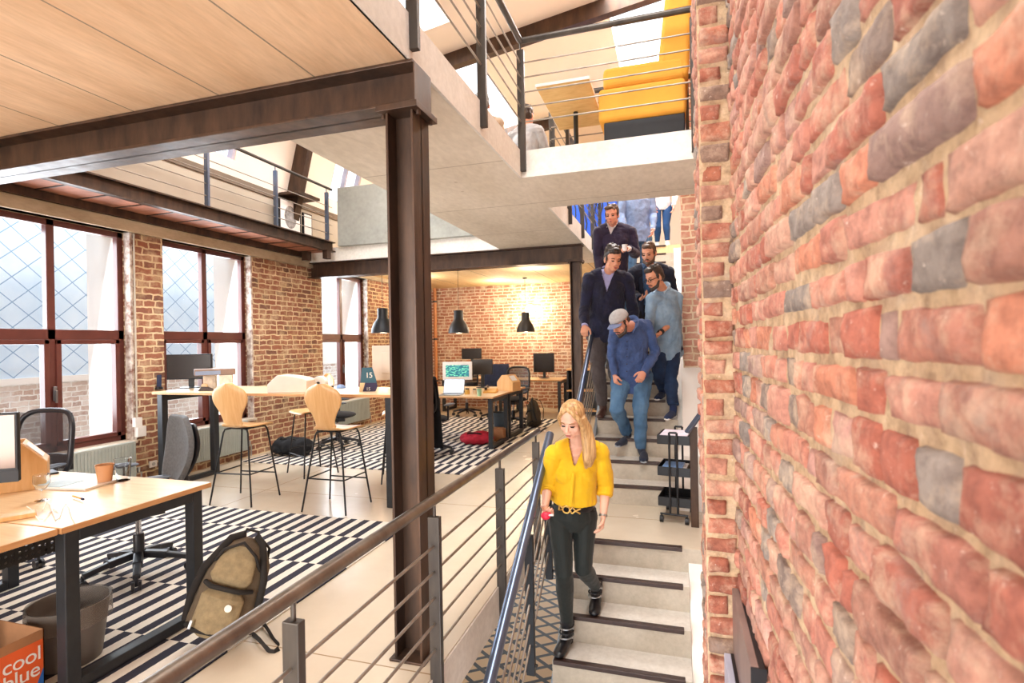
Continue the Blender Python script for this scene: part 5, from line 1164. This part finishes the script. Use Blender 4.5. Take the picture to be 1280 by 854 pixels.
    if top:
        q = MB(); g = .016 if under else .011; torso(q, g, -hem, hemg=.012 if fem else .024, waistg=.012 if not fem else .02)
        for sd, ln in zip('LR', sleeves): arm(q, sd, g*.9, {'long': 1.0, 'rolled': .30, 'wristless': .94}[ln], sleeve_r)
        cf = None
        if cut:
            def cf(c): 
                lc = TM.transposed() @ (c-N); return cut(lc.x/s, lc.y/s, lc.z/s)
        soft_(q, over or 'top', top, vox*.9, 1, folds(.007 if fem else .012, 11, seed+7), cf, solid=.004 if cut else 0)
    if collar:
        Tn = lambda x, y, z: N + TM @ Vector((x*s, y*s, z*s)); q = MB()
        ring = [Tn(.066*math.sin(a), -.01+.064*math.cos(a), .045-.035*math.cos(a)-.012*abs(math.sin(a))) for a in [(.35+(2*PI-.7)*i/16) for i in range(17)]]
        q.tube(ring, .022*s, 8, side=U_, rb=[.006*s]*17)
        for sg in (-1, 1): 
            a, b_, c_ = Tn(sg*.022, .062, .012), Tn(sg*.072, .03, .030), Tn(sg*.050, .098, -.045); n_ = (b_-a).cross(c_-a).normalized()*.004; q.add([a, b_, c_, a+n_, b_+n_, c_+n_], [(0, 1, 2), (5, 4, 3), (0, 3, 4, 1), (1, 4, 5, 2), (2, 5, 3, 0)])
        small(q, 'collar', collar)
    if cuff:
        for sd in 'LR':
            e, w = J['elb'+sd], J['wr'+sd]; q = MB(); q.tube([lerp(e, w, .93), lerp(e, w, 1.03)], [.036*s, .034*s], 14); small(q, 'cuff', cuff)
    # ---- shoes
    if shoes:
        for sd in 'LR':
            q = MB(); foot(q, sd, .004); o = soft_(q, 'shoe', shoes, .0055, 2)
            if shoe_sole:
                a, tt = J['ank'+sd], J['toe'+sd]; d = Vector(((tt-a).x, (tt-a).y, 0)).normalized() if Vector(((tt-a).x, (tt-a).y, 0)).length > .01 else tfv; hz = J['heel'+sd] if 'heel'+sd in J else a - d*.045*s + Vector((0, 0, tt.z-a.z+.01)); s_ = Vector((d.y, -d.x, 0)); q = MB()
                q.tube([hz-d*.03*s-U_*.02*s, lerp(hz, tt, .6)-U_*.018*s, tt+d*.02*s-U_*.012*s], [.03*s, .044*s, .03*s], 14, side=s_, rb=[.011*s]*3); small(q, 'sole', shoe_sole, o)
                for c in o.children: c.location = (0, 0, 0)
    if extra: extra(t, small, hp, s, HM, TM, N, J, base, pel, tup, tfv, side_h)
    return t
M_hairbrown = hairm('dark_brown_hair', '#1e140e', '#3a281c'); M_hairblack = hairm('near_black_hair', '#1a1310', '#3a2a22'); M_blond = hairm('blond_hair', '#9c7444', '#d8b07c'); M_hairmid = hairm('mid_brown_hair', '#3a2618', '#5c4029')
def shorthair(vol=1.0, front=.0, sweep=0):
    def fn(q, hp, s, HM):
        R3 = HM.to_4x4()
        q.ell(hp(0, -.026, .052), (.083*s, .092*s, .083*s*vol), R3, 20, m=12); q.ell(hp(0, -.045, .0), (.080*s, .066*s, .072*s), R3, 18, m=10)
        q.ell(hp(sweep*.02, .045+front, .092), (.058*s, .042*s, .030*s*vol), R3, 14)
        rnd = random.Random(int(vol*100)+3)
        for i in range(14):
            a = rnd.uniform(0, 2*PI); e = rnd.uniform(.2, 1.2); q.ell(hp(.070*math.cos(a)*math.cos(e), -.02+.078*math.sin(a)*math.cos(e), .055+.078*vol*math.sin(e)), (.020*s*vol,)*3, R3, 8)
        for sg in (-1, 1): q.ell(hp(sg*.074, .012, .012), (.010*s, .018*s, .034*s), R3, 10)
    return fn
def jts(**k): return {a: (W(*b) if not isinstance(b, Vector) else b) for a, b in k.items()}
def zc_at(px, Y): return Y/(.9568+.2907*(px-640)/FPX)
def foot_at(px, Y, z, dy=0):    # toe at photo column px on world line Y at tread height z
    zc = zc_at(px, Y); p = W(px, 400, zc); return Vector((p.x, Y, z+.026))
def heel(t_, dx, dy): return t_ + Vector((dx, dy, .008))
# ---- 1 the woman in yellow
toL = foot_at(690, 3.31, -.51); toR = foot_at(736, 3.56, -.34)
hL = heel(toL, .03, .19); hR = heel(toR, -.01, .19)
J = jts(head=(715, 525, 3.28), neck=(722, 555, 3.40), shL=(693, 569, 3.40), shR=(749, 566, 3.42), elbL=(685, 607, 3.44), elbR=(757, 608, 3.46), wrL=(681, 634, 3.30), wrR=(754, 646, 3.38), handL=(684, 648, 3.2), handR=(751, 668, 3.34),
        hipL=(700, 643, 3.46), hipR=(731, 643, 3.47), kneeL=(705, 716, 3.36), kneeR=(729, 710, 3.42))
J.update(toeL=toL, toeR=toR, heelL=hL, heelR=hR, ankL=hL+Vector((.0, -.035, .10)), ankR=hR+Vector((0, -.035, .10)))
M_yblouse = cloth('yellow_blouse', '#e0ae00', 8, .25, .75, '#ecc010'); M_boot = pm('black_boot_leather', '#17171c', .35, var=.2, scale=20, bump=.3)
def longhair(q, hp, s, HM):
    R3 = HM.to_4x4()
    q.ell(hp(0, -.022, .046), (.082*s, .096*s, .084*s), R3, 22, m=14); q.ell(hp(0, -.045, -.01), (.082*s, .066*s, .09*s), R3)
    # centre parting, tucked back on one side, long lengths over the other shoulder
    q.tube([hp(.0, .050, .112), hp(-.040, .066, .088), hp(-.070, .052, .040), hp(-.082, .030, -.02), hp(-.088, .022, -.09), hp(-.094, .035, -.17), hp(-.098, .06, -.25), hp(-.085, .078, -.32)], [.010*s, .014*s, .018*s, .021*s, .026*s, .031*s, .030*s, .010*s], 14)
    q.tube([hp(-.068, .0, .03), hp(-.092, -.01, -.06), hp(-.112, .005, -.16), hp(-.122, .04, -.25), hp(-.110, .065, -.31)], [.03*s, .034*s, .036*s, .030*s, .010*s], 14)
    q.tube([hp(.0, .050, .112), hp(.040, .064, .088), hp(.068, .045, .045), hp(.080, .012, -.01), hp(.078, -.015, -.07), hp(.066, -.04, -.13)], [.010*s, .014*s, .016*s, .017*s, .019*s, .012*s], 14)
    q.tube([hp(0, -.08, .04), hp(.0, -.10, -.06), hp(-.02, -.095, -.16), hp(-.05, -.07, -.24)], [.05*s, .06*s, .055*s, .02*s], 14)
def wextra(t, small, hp, s, HM, TM, N, J, base, pel, tup, tfv, sh):
    P_ = lambda x, y, z: pel + TM @ Vector((x, y, z))
    q = MB(); w_, d_ = .126, .117
    q.tube([P_(w_*math.cos(a), d_*math.sin(a),   .068) for a in [2*PI*i/28 for i in range(29)]], .018, 8, side=tup, rb=[.004]*29, cap=False); small(q, 'belt', M_black)
    gold = pm('gold_buckle', '#c8a058', .3, .8)
    q = MB(); q.tube([P_(.028+.022*math.cos(a), .133, .068+.022*math.sin(a)) for a in [2*PI*i/16 for i in range(17)]], .006, 8, cap=False)
    for a, b_ in (((-.06, .127, .083), (-.03, .132, .068)), ((-.06, .127, .053), (-.03, .132, .068)), ((-.03, .132, .068), (-.01, .133, .088)), ((-.03, .132, .068), (-.01, .133, .048)), ((-.01, .133, .088), (.006, .133, .068)), ((-.01, .133, .048), (.006, .133, .068)), ((.05, .128, .071), (.075, .119, .083)), ((.05, .128, .065), (.075, .119, .053)), ((.075, .119, .083), (.075, .119, .053))): q.tube([P_(*a), P_(*b_)], .0055, 8)
    small(q, 'belt_buckle', gold)
    e, w = J['elbR'], J['wrR']; q = MB(); q.tube([lerp(e, w, .93), lerp(e, w, .985)], [.027, .027], 14); small(q, 'watch', M_alu)
    # placket and neckline
    T_ = lambda x, y, z: N + TM @ Vector((x, y, z))
    q = MB(); q.tube([T_(0, .120, -.16), T_(0, .128, -.22), T_(.0, .122, -.30), T_(0, .118, -.36)], .008, 8, side=TM @ Vector((1, 0, 0)), rb=[.0025]*4); small(q, 'placket', M_yblouse)
    for sd in 'LR':
        a, tt, h_ = J['ank'+sd], J['toe'+sd], J['heel'+sd]
        q = MB(); q.tube([lerp(J['knee'+sd], a, .84), a, h_+Vector((0, -.01, .03))], [.043, .041, .042], 16); q.tube([h_+Vector((0, .012, -.034)), h_+Vector((0, .012, .01))], [.028, .034], 14)
        me = remesh(q, .005, 2); me.transform(Matrix.Translation(-base)); b_ = link('boot_shaft', me, M_boot, t)
        for k in range(4):
            c = lerp(a, h_, .1)+Vector((0, -.012*k, .035-.024*k)); q = MB(); q.tube([c+Vector((.045*math.cos(u), .045*math.sin(u), .006*math.cos(u))) for u in [2*PI*i/16 for i in range(17)]], .005, 6, cap=False); q.ell(c+Vector((.044, -.01, 0)), (.006, .008, .009)); q.v = [v-base for v in q.v]; q.build('buckle_strap', [M_alu if k % 2 else M_boot], b_, smooth=True)
    for sd in 'LR':
        e, w = J['elb'+sd], J['wr'+sd]; q = MB(); q.tube([lerp(e, w, .16), lerp(e, w, .34)], [.047, .045], 16); small(q, 'sleeve_cuff', M_yblouse)
woman = person('woman with long blond hair in a yellow blouse and black trousers walking down the stairs', J, (-.20, -1, -.44), (.06, -1, 0), s=.93, skin='#e8b8a0', hair=M_blond, hairfn=longhair, top=M_yblouse, bottom=cloth('bottle_green_trousers', '#0e1816', 8, .2, .7), shoes=M_boot, fem=True, vox=.0055,
       sleeves=('rolled', 'rolled'), hem=-.105, cut=lambda x, y, z: y > .0 and z > -.13 and abs(x) < .006+(z+.13)*.33, hcurl=(1.0, .55), palms=((.8, -.2, .5), None), sleeve_r=1.12, extra=wextra, browc='#8a6238', legr=.93, headup=(.05, 0, 1))
o = MB(); o.ell((0, 0, 0), (.030, .022, .024), n=16); o.ell((.022, 0, .01), (.014, .012, .014)); o.tube([(-.02, 0, .0), (.05, -.01, .012)], .007, 8, mi=1)
ob = o.build('red_toy', [pm('raspberry_red', '#e02848', .4), M_white], smooth=True); tag(ob, 'small red and white object held in the right hand of the woman in yellow', 'trinket'); ob.location = W(682, 645, 3.19)
# ---- 2 man with the cap
toL = foot_at(770, 5.33, .45); toR = foot_at(801, 5.18, .34)
J = jts(head=(775, 403, 5.02), neck=(789, 408, 5.22), shL=(769, 414, 5.20), shR=(808, 407, 5.30), elbL=(765, 444, 5.34), elbR=(820, 440, 5.34), wrL=(768, 468, 5.30), wrR=(805, 465, 5.18), handL=(770, 480, 5.28), handR=(798, 478, 5.14),
        hipL=(777, 470, 5.42), hipR=(803, 470, 5.42), kneeL=(771, 511, 5.24), kneeR=(800, 515, 5.26))
J.update(toeL=toL, toeR=toR, ankL=W(784, 541, 5.48), ankR=W(801, 562, 5.30)); J['heelL'] = W(787, 549, 5.50); J['heelR'] = J['toeR']+Vector((.0, .20, .01))
def caphair(q, hp, s, HM):
    R3 = HM.to_4x4(); q.ell(hp(0, -.045, -.005), (.079*s, .062*s, .052*s), R3, 18, m=10)
    for sg in (-1, 1): q.ell(hp(sg*.074, .010, .0), (.009*s, .018*s, .034*s), R3, 10)
def capextra(t, small, hp, s, HM, TM, N, J, base, pel, tup, tfv, sh):
    q = MB(); q.grid(25, 9, lambda u, v: hp(.088*math.cos(2*PI*u)*math.cos(v*PI/2), -.012+.102*math.sin(2*PI*u)*math.cos(v*PI/2), .035+.085*math.sin(v*PI/2)**.8)); q.v = [v-base for v in q.v]; c = q.build('cap_crown', [pm('heather_grey_cap', '#a8a4a4', .9, scale=40, bump=.3)], t, smooth=True, solid=.006)
    q = MB(); q.grid(15, 6, lambda u, v: hp(.078*math.sin((u-.5)*2.6), .03+.062*math.cos((u-.5)*2.6)+v*.065*math.cos((u-.5)*2.2), .040-.012*v-.02*abs(u-.5)*2)); q.v = [v-base for v in q.v]; q.build('cap_brim', [pm('blue_grey_brim', '#7884a8', .8)], t, smooth=True, solid=.006)
    q = MB(); q.ell(hp(0, -.012, .122), (.008, .008, .004)); q.v = [v-base for v in q.v]; q.build('cap_button', [M_alu], c, smooth=True)
    q = MB(); 
    for k in range(6): q.ell(N+TM@Vector((0, .125 if k else .105, -.05-.075*k)), (.006, .004, .006))
    small(q, 'shirt_buttons', M_black)
M_chambray = cloth('mid_blue_chambray', '#2e4370', 9, .6, .9, '#435c90')
person('man in a grey cap, blue shirt and jeans looking down at his feet', J, (-.55, -.7, -.62), (-.25, -1, -.25), s=.98, skin='#c99078', hair=M_hairblack, hairfn=caphair, top=M_chambray, bottom=M_denim, shoes=cloth('navy_trainer', '#1a2236', 30), hem=.14, sleeves=('long', 'long'), beard=M_hairblack, collar=cloth('chambray_collar', '#566fa4', 9), cuff=M_chambray, shoe_sole=pm('pale_sole', '#9aa0a8', .6), hcurl=(.6, .7), palms=(None, (-.3, .6, -.3)), extra=capextra, seed=2, over='shirt', legr=1.0)
# ---- 3 cardigan man
toL = foot_at(747, 5.66, .68); toR = foot_at(768, 5.90, .68+.17)
J = jts(head=(766, 324, 5.52), neck=(760, 342, 5.68), shL=(737, 349, 5.66), shR=(783, 350, 5.70), elbL=(731, 384, 5.70), elbR=(792, 390, 5.72), wrL=(731, 407, 5.55), wrR=(790, 415, 5.6), handL=(730, 420, 5.5), handR=(789, 428, 5.6),
        hipL=(746, 416, 5.80), hipR=(768, 416, 5.80), kneeL=(748, 465, 5.66), kneeR=(768, 463, 5.74))
J.update(toeL=toL, toeR=toR); J['heelL'] = toL+Vector((0.02, .2, .01)); J['heelR'] = toR+Vector((0, .2, .01)); J['ankL'] = J['heelL']+Vector((0, -.03, .09)); J['ankR'] = J['heelR']+Vector((0, -.03, .09))
M_lav = cloth('lavender_shirt', '#a8acdc', 12); M_card2 = cloth('navy_cardigan', '#101022', 10, .6, c2='#1a1d3c')
person('tall dark-haired man in a navy cardigan over a lavender shirt holding the handrail', J, (.45, -.8, -.38), (.08, -1, 0), s=1.04, skin='#d49a7c', hair=M_hairblack, hairfn=shorthair(1.12, .004), top=M_card2, under=M_lav, bottom=cloth('grey_brown_trousers', '#4c4444', 10), shoes=pm('brown_leather_shoe', '#4a2e26', .4), hem=.07, cut=lambda x, y, z: y > .02 and z > -.20 and abs(x) < (z+.20)*.30, collar=M_lav, cuff=M_lav, hcurl=(.9, .5), palms=((0, .3, -1), None), seed=3, over='cardigan')
# ---- 4 man with glasses
toL = foot_at(820, 5.93, .85); toR = foot_at(832, 5.66, .68)
J = jts(head=(818, 347, 5.42), neck=(829, 363, 5.58), shL=(815, 375, 5.52), shR=(846, 372, 5.66), elbL=(812, 402, 5.56), elbR=(847, 398, 5.70), wrL=(810, 416, 5.40), wrR=(824, 417, 5.46), handL=(806, 424, 5.34), handR=(815, 424, 5.42),
        hipL=(824, 432, 5.72), hipR=(841, 432, 5.76), kneeL=(823, 468, 5.68), kneeR=(838, 474, 5.68))
J.update(toeL=toL, toeR=toR); J['heelL'] = toL+Vector((0.05, .2, .01)); J['heelR'] = toR+Vector((.06, .2, .01)); J['ankL'] = J['heelL']+Vector((0, -.03, .09)); J['ankR'] = J['heelR']+Vector((0, -.03, .09))
def glextra(t, small, hp, s, HM, TM, N, J, base, pel, tup, tfv, sh):
    q = MB()
    for sg in (-1, 1):
        q.tube([hp(sg*.034+.022*math.cos(a), .100, -.004+.016*math.sin(a)) for a in [2*PI*i/14 for i in range(15)]], .0032, 6, cap=False); q.tube([hp(sg*.056, .098, .002), hp(sg*.080, .05, .002), hp(sg*.084, -.01, .0)], .003, 6)
    q.tube([hp(-.012, .101, .0), hp(.012, .101, .0)], .003, 6); small(q, 'glasses', M_black)
    e, w = J['elbR'], J['wrR']; q = MB(); q.tube([lerp(e, w, .86), lerp(e, w, .95)], [.031, .031], 14); q.tube([lerp(e, w, .86)+Vector((-.02, -.02, .0)), lerp(e, w, .96)+Vector((-.02, -.02, 0))], .02, 4); small(q, 'watch', M_black)
    q = MB(); q.box((-.045, -.004, -.055), (.045, .004, .05), M=Matrix.Translation(N+TM@Vector((.085, .128, -.19))) @ TM.to_4x4()); small(q, 'chest_pocket', M_ltdenim)
M_ltdenim = cloth('pale_denim_shirt', '#7493b0', 9, .6, .9, '#94b0c8')
person('man with dark glasses in a pale denim shirt with rolled sleeves', J, (-.8, -.7, -.45), (-.35, -1, 0), s=.97, skin='#cf9678', hair=M_hairblack, hairfn=shorthair(1.0), top=M_ltdenim, bottom=M_dkdenim, shoes=cloth('navy_canvas_shoe', '#1c2c50', 30), shoe_sole=M_white, hem=.13, sleeves=('rolled', 'rolled'), collar=cloth('denim_collar', '#a8c0d4', 9), beard=M_hairblack, hcurl=(.6, .7), seed=4, over='shirt', extra=glextra, belly=1.12)
# ---- 5 blazer man
toL = foot_at(800, 6.13, 1.02); toR = foot_at(826, 6.17, 1.02)
J = jts(head=(811, 317, 6.02), neck=(811, 332, 6.18), shL=(792, 341, 6.16), shR=(836, 341, 6.22), elbL=(791, 368, 6.22), elbR=(842, 372, 6.28), wrL=(801, 374, 5.98), wrR=(836, 384, 6.2), handL=(809, 369, 5.92), handR=(833, 392, 6.18),
        hipL=(802, 390, 6.28), hipR=(824, 390, 6.30), kneeL=(802, 424, 6.2), kneeR=(825, 424, 6.22))
J.update(toeL=toL, toeR=toR); J['heelL'] = toL+Vector((0, .2, .01)); J['heelR'] = toR+Vector((0, .2, .01)); J['ankL'] = J['heelL']+Vector((0, -.03, .09)); J['ankR'] = J['heelR']+Vector((0, -.03, .09))
M_under5 = cloth('petrol_shirt', '#3c5a80', 10)
person('bearded man in a dark blue blazer gesturing with an open hand on the stairs', J, (-.30, -.9, -.35), (-.05, -1, 0), s=.96, skin='#cf9678', hair=M_hairmid, hairfn=shorthair(.95), top=cloth('midnight_blazer', '#161c30', 10, .25), under=M_under5, bottom=cloth('black_trousers', '#101014', 10), shoes=M_boot, hem=.13, cut=lambda x, y, z: y > .02 and abs(x) < .035+max(0, (z+.32))*.12, beard=M_hairmid, collar=M_under5, hcurl=(.55, .6), palms=((-.2, -.3, 1), None), seed=5, over='blazer')
# ---- 6 purple sweater man
toL = foot_at(760, 6.64, 1.36); toR = foot_at(782, 6.66, 1.36)
J = jts(head=(765, 269, 6.50), neck=(765, 282, 6.64), shL=(748, 291, 6.62), shR=(789, 291, 6.66), elbL=(747, 322, 6.66), elbR=(795, 318, 6.64), wrL=(751, 342, 6.55), wrR=(786, 311, 6.40), handL=(753, 352, 6.5), handR=(779, 309, 6.34),
        hipL=(757, 344, 6.75), hipR=(777, 344, 6.76), kneeL=(758, 388, 6.64), kneeR=(778, 388, 6.66))
J.update(toeL=toL, toeR=toR); J['heelL'] = toL+Vector((0, .2, .01)); J['heelR'] = toR+Vector((0, .2, .01)); J['ankL'] = J['heelL']+Vector((0, -.03, .09)); J['ankR'] = J['heelR']+Vector((0, -.03, .09))
M_wsh = cloth('white_shirt', '#e6e2e6', 12)
person('man in an aubergine V-neck sweater and white collar holding a white cup', J, (-.15, -1, -.30), (0, -1, 0), s=1.0, skin='#d89a80', hair=M_hairmid, hairfn=shorthair(.95, 0, 1), top=cloth('aubergine_knit', '#241a34', 10, .4), under=M_wsh, bottom=M_denim, shoes=M_boot, hem=.08, cut=lambda x, y, z: y > .02 and z > -.13 and abs(x) < (z+.13)*.40, collar=M_wsh, cuff=M_wsh, hcurl=(.5, .9), palms=(None, (0, .3, -1)), seed=6, over='sweater', browc='#5a4030')
tc = thing('paper_cup', 'small white cup held by the man in the aubergine sweater', 'cup', W(781, 314, 6.34)); q = MB(); q.lathe([(.024, 0), (.034, .075), (.036, .077), (.032, .075), (.022, .004)], n=20); q.build('cup_wall', [M_white], tc, smooth=40)
# ---- 7 light blue sweater man
toL = foot_at(784, 7.62, 2.04); toR = foot_at(808, 7.64, 2.04)
J = jts(head=(797, 222, 7.55), neck=(797, 238, 7.62), shL=(779, 247, 7.6), shR=(814, 247, 7.62), elbL=(777, 268, 7.62), elbR=(817, 268, 7.62), wrL=(779, 290, 7.5), wrR=(816, 287, 7.5), handL=(779, 298, 7.48), handR=(814, 297, 7.48),
        hipL=(789, 297, 7.7), hipR=(806, 297, 7.7), kneeL=(789, 336, 7.6), kneeR=(807, 336, 7.62))
J.update(toeL=toL, toeR=toR); J['heelL'] = toL+Vector((0, .2, .01)); J['heelR'] = toR+Vector((0, .2, .01)); J['ankL'] = J['heelL']+Vector((0, -.03, .09)); J['ankR'] = J['heelR']+Vector((0, -.03, .09))
person('person in a light blue sweater and jeans, head hidden by the bridge', J, (0, -1, -.2), (0, -1, 0), s=1.0, skin='#d8a088', hair=M_hairmid, hairfn=shorthair(), top=cloth('light_blue_knit', '#8aa2cc', 10, .4), bottom=M_denim, shoes=M_boot, hem=.06, cuff=M_wsh, seed=7, over='sweater')
# ---- 8 woman at the top
toL = foot_at(823, 9.35, 3.06); toR = foot_at(836, 9.30, 3.06)
J = jts(head=(829, 197, 9.1), neck=(829, 214, 9.12), shL=(816, 222, 9.1), shR=(842, 222, 9.12), elbL=(815, 242, 9.12), elbR=(845, 242, 9.12), wrL=(818, 258, 9.0), wrR=(842, 258, 9.0), handL=(819, 266, 9.0), handR=(841, 266, 9.0),
        hipL=(820, 257, 9.2), hipR=(834, 257, 9.2), kneeL=(822, 284, 9.1), kneeR=(833, 281, 9.08))
J.update(toeL=toL, toeR=toR); J['heelL'] = toL+Vector((0, .2, .01)); J['heelR'] = toR+Vector((0, .2, .01)); J['ankL'] = J['heelL']+Vector((0, -.03, .09)); J['ankR'] = J['heelR']+Vector((0, -.03, .09))
person('person in a white top, dark blue jeans and white shoes, topmost on the stairs', J, (0, -1, -.1), (0, -1, 0), s=.95, skin='#dca890', hair=M_hairbrown, hairfn=shorthair(), top=cloth('white_blouse', '#dcdce4', 10, .3), bottom=pm('saturated_blue_jeans', '#123c6c', .9, scale=8, bump=.3), shoes=M_white, fem=True, hem=.08, seed=8, over='blouse')
# ---- 9, 10 people seated upstairs
def seated(c, label, topm, hairm_, s=1.0, rot=0.0):
    c = Vector(c); f = Vector((math.sin(rot), math.cos(rot), 0)); sd = Vector((f.y, -f.x, 0))
    P = lambda x, y, z: c + sd*x*s + f*y*s + U_*z*s
    J = dict(head=P(0, .04, 1.06), neck=P(0, .0, .90), shL=P(-.17, 0, .84), shR=P(.17, 0, .84), elbL=P(-.23, .06, .60), elbR=P(.23, .06, .60), wrL=P(-.15, .28, .58), wrR=P(.15, .28, .58), handL=P(-.13, .36, .57), handR=P(.13, .36, .57),
             hipL=P(-.09, 0, .38), hipR=P(.09, 0, .38), kneeL=P(-.11, .42, .42), kneeR=P(.11, .42, .42), ankL=P(-.11, .40, .09), ankR=P(.11, .40, .09), toeL=P(-.12, .56, .03), toeR=P(.12, .56, .03), heelL=P(-.11, .37, .035), heelR=P(.11, .37, .035))
    return person(label, J, f+U_*-.1, f, s=s, hair=hairm_, hairfn=shorthair(1.0), top=topm, bottom=M_dkdenim, shoes=M_boot, hem=.05, seed=9, vox=.009, over='shirt')
seated((-1.60, 5.95, Z2), 'person in a grey shirt seated upstairs behind the corner post, seen from behind', cloth('grey_marl', '#a4a2a2', 10), M_hairbrown, 1.0, R(10))
seated((-1.86, 5.20, Z2-.09), 'dark-haired person seated upstairs, only the crown showing beside a railing post', cloth('sand_shirt', '#b09a84', 10), M_hairblack, .95, R(-20))
for (x, y, rz, lb) in ((-1.60, 5.95, 10, 'dark stool under the seated person in grey upstairs'), (-1.86, 5.20, -20, 'dark stool under the mostly hidden seated person upstairs')):
    t = thing('stool', lb, 'stool', (x, y, Z2)); q = MB(); q.lathe([(.17, .25), (.175, .28), (.16, .285)], n=24); q.build('seat', [M_black], t, smooth=40)
    for k in range(3): a = k*2.1; q = MB(); q.tube([(.10*math.cos(a), .10*math.sin(a), .25), (.15*math.cos(a), .15*math.sin(a), .002)], .012, 8); q.build('leg', [M_black], t, smooth=True)
# ================================================================== LIGHT
wd = bpy.data.worlds.new('world'); SC.world = wd; wd.use_nodes = True
bg = wd.node_tree.nodes['Background']; bg.inputs[0].default_value = (.86, .93, 1, 1); bg.inputs[1].default_value = 1.5
def area(name, loc, direction, sx, sy, power, col=(1, 1, 1)):
    l = bpy.data.lights.new(name, 'AREA'); l.shape = 'RECTANGLE'; l.size = sx; l.size_y = sy; l.energy = power; l.color = col
    o = bpy.data.objects.new(name, l); C.objects.link(o); o.location = loc; o.rotation_euler = Vector(direction).to_track_quat('-Z', 'Y').to_euler(); return o
for i, h in enumerate(HOLES):
    cx, cy = (h[0]+h[1])/2, (h[2]+h[3])/2
    area('roof_opening_fill_%d' % i, (cx, cy, zr(cx)+.35), (0, 0, -1), h[1]-h[0]+.3, h[3]-h[2]+.3, [260, 250, 140, 140][i], (1, .97, .93))  # lamps above the roof openings; the second shines through an added opening
for i, (y0, y1) in enumerate(OPEN):
    area('window_daylight_%d' % i, (XO-.12, (y0+y1)/2, 1.7), (1, .0, -.25), 1.2, 2.0, 60, (.86, .93, 1))
area('rear_fill', (-3.2, -2.6, 1.6), (.05, 1, .0), 4, 2.6, 190, (1, .98, .97))  # added fill lamp behind the viewer, no window modelled there
area('stairwell_fill', (-.5, .6, -.3), (-.02, 1, .1), .9, 1.2, 16)  # added fill lamp for the flights under the bridge, no opening there
sn = bpy.data.lights.new('sun', 'SUN'); sn.energy = 1.5; sn.angle = R(8); sn.color = (1, .97, .94)
so = bpy.data.objects.new('sun', sn); C.objects.link(so); so.rotation_euler = Vector((-.75, .25, -.62)).to_track_quat('-Z', 'Y').to_euler()
def point(name, loc, power, r=.05, col=(1, .72, .42)):
    l = bpy.data.lights.new(name, 'POINT'); l.energy = power; l.shadow_soft_size = r; l.color = col
    o = bpy.data.objects.new(name, l); C.objects.link(o); o.location = loc; return o
SC.view_settings.view_transform = 'Standard'; SC.view_settings.look = 'None'; SC.view_settings.gamma = 1; SC.view_settings.use_curve_mapping = False
SC.view_settings.exposure = .72
SC.cycles.use_denoising = True
SC.cycles.max_bounces = 7; SC.cycles.diffuse_bounces = 4; SC.cycles.glossy_bounces = 3; SC.cycles.transparent_max_bounces = 12; SC.cycles.caustics_reflective = False; SC.cycles.caustics_refractive = False
SC.cycles.sample_clamp_indirect = 8
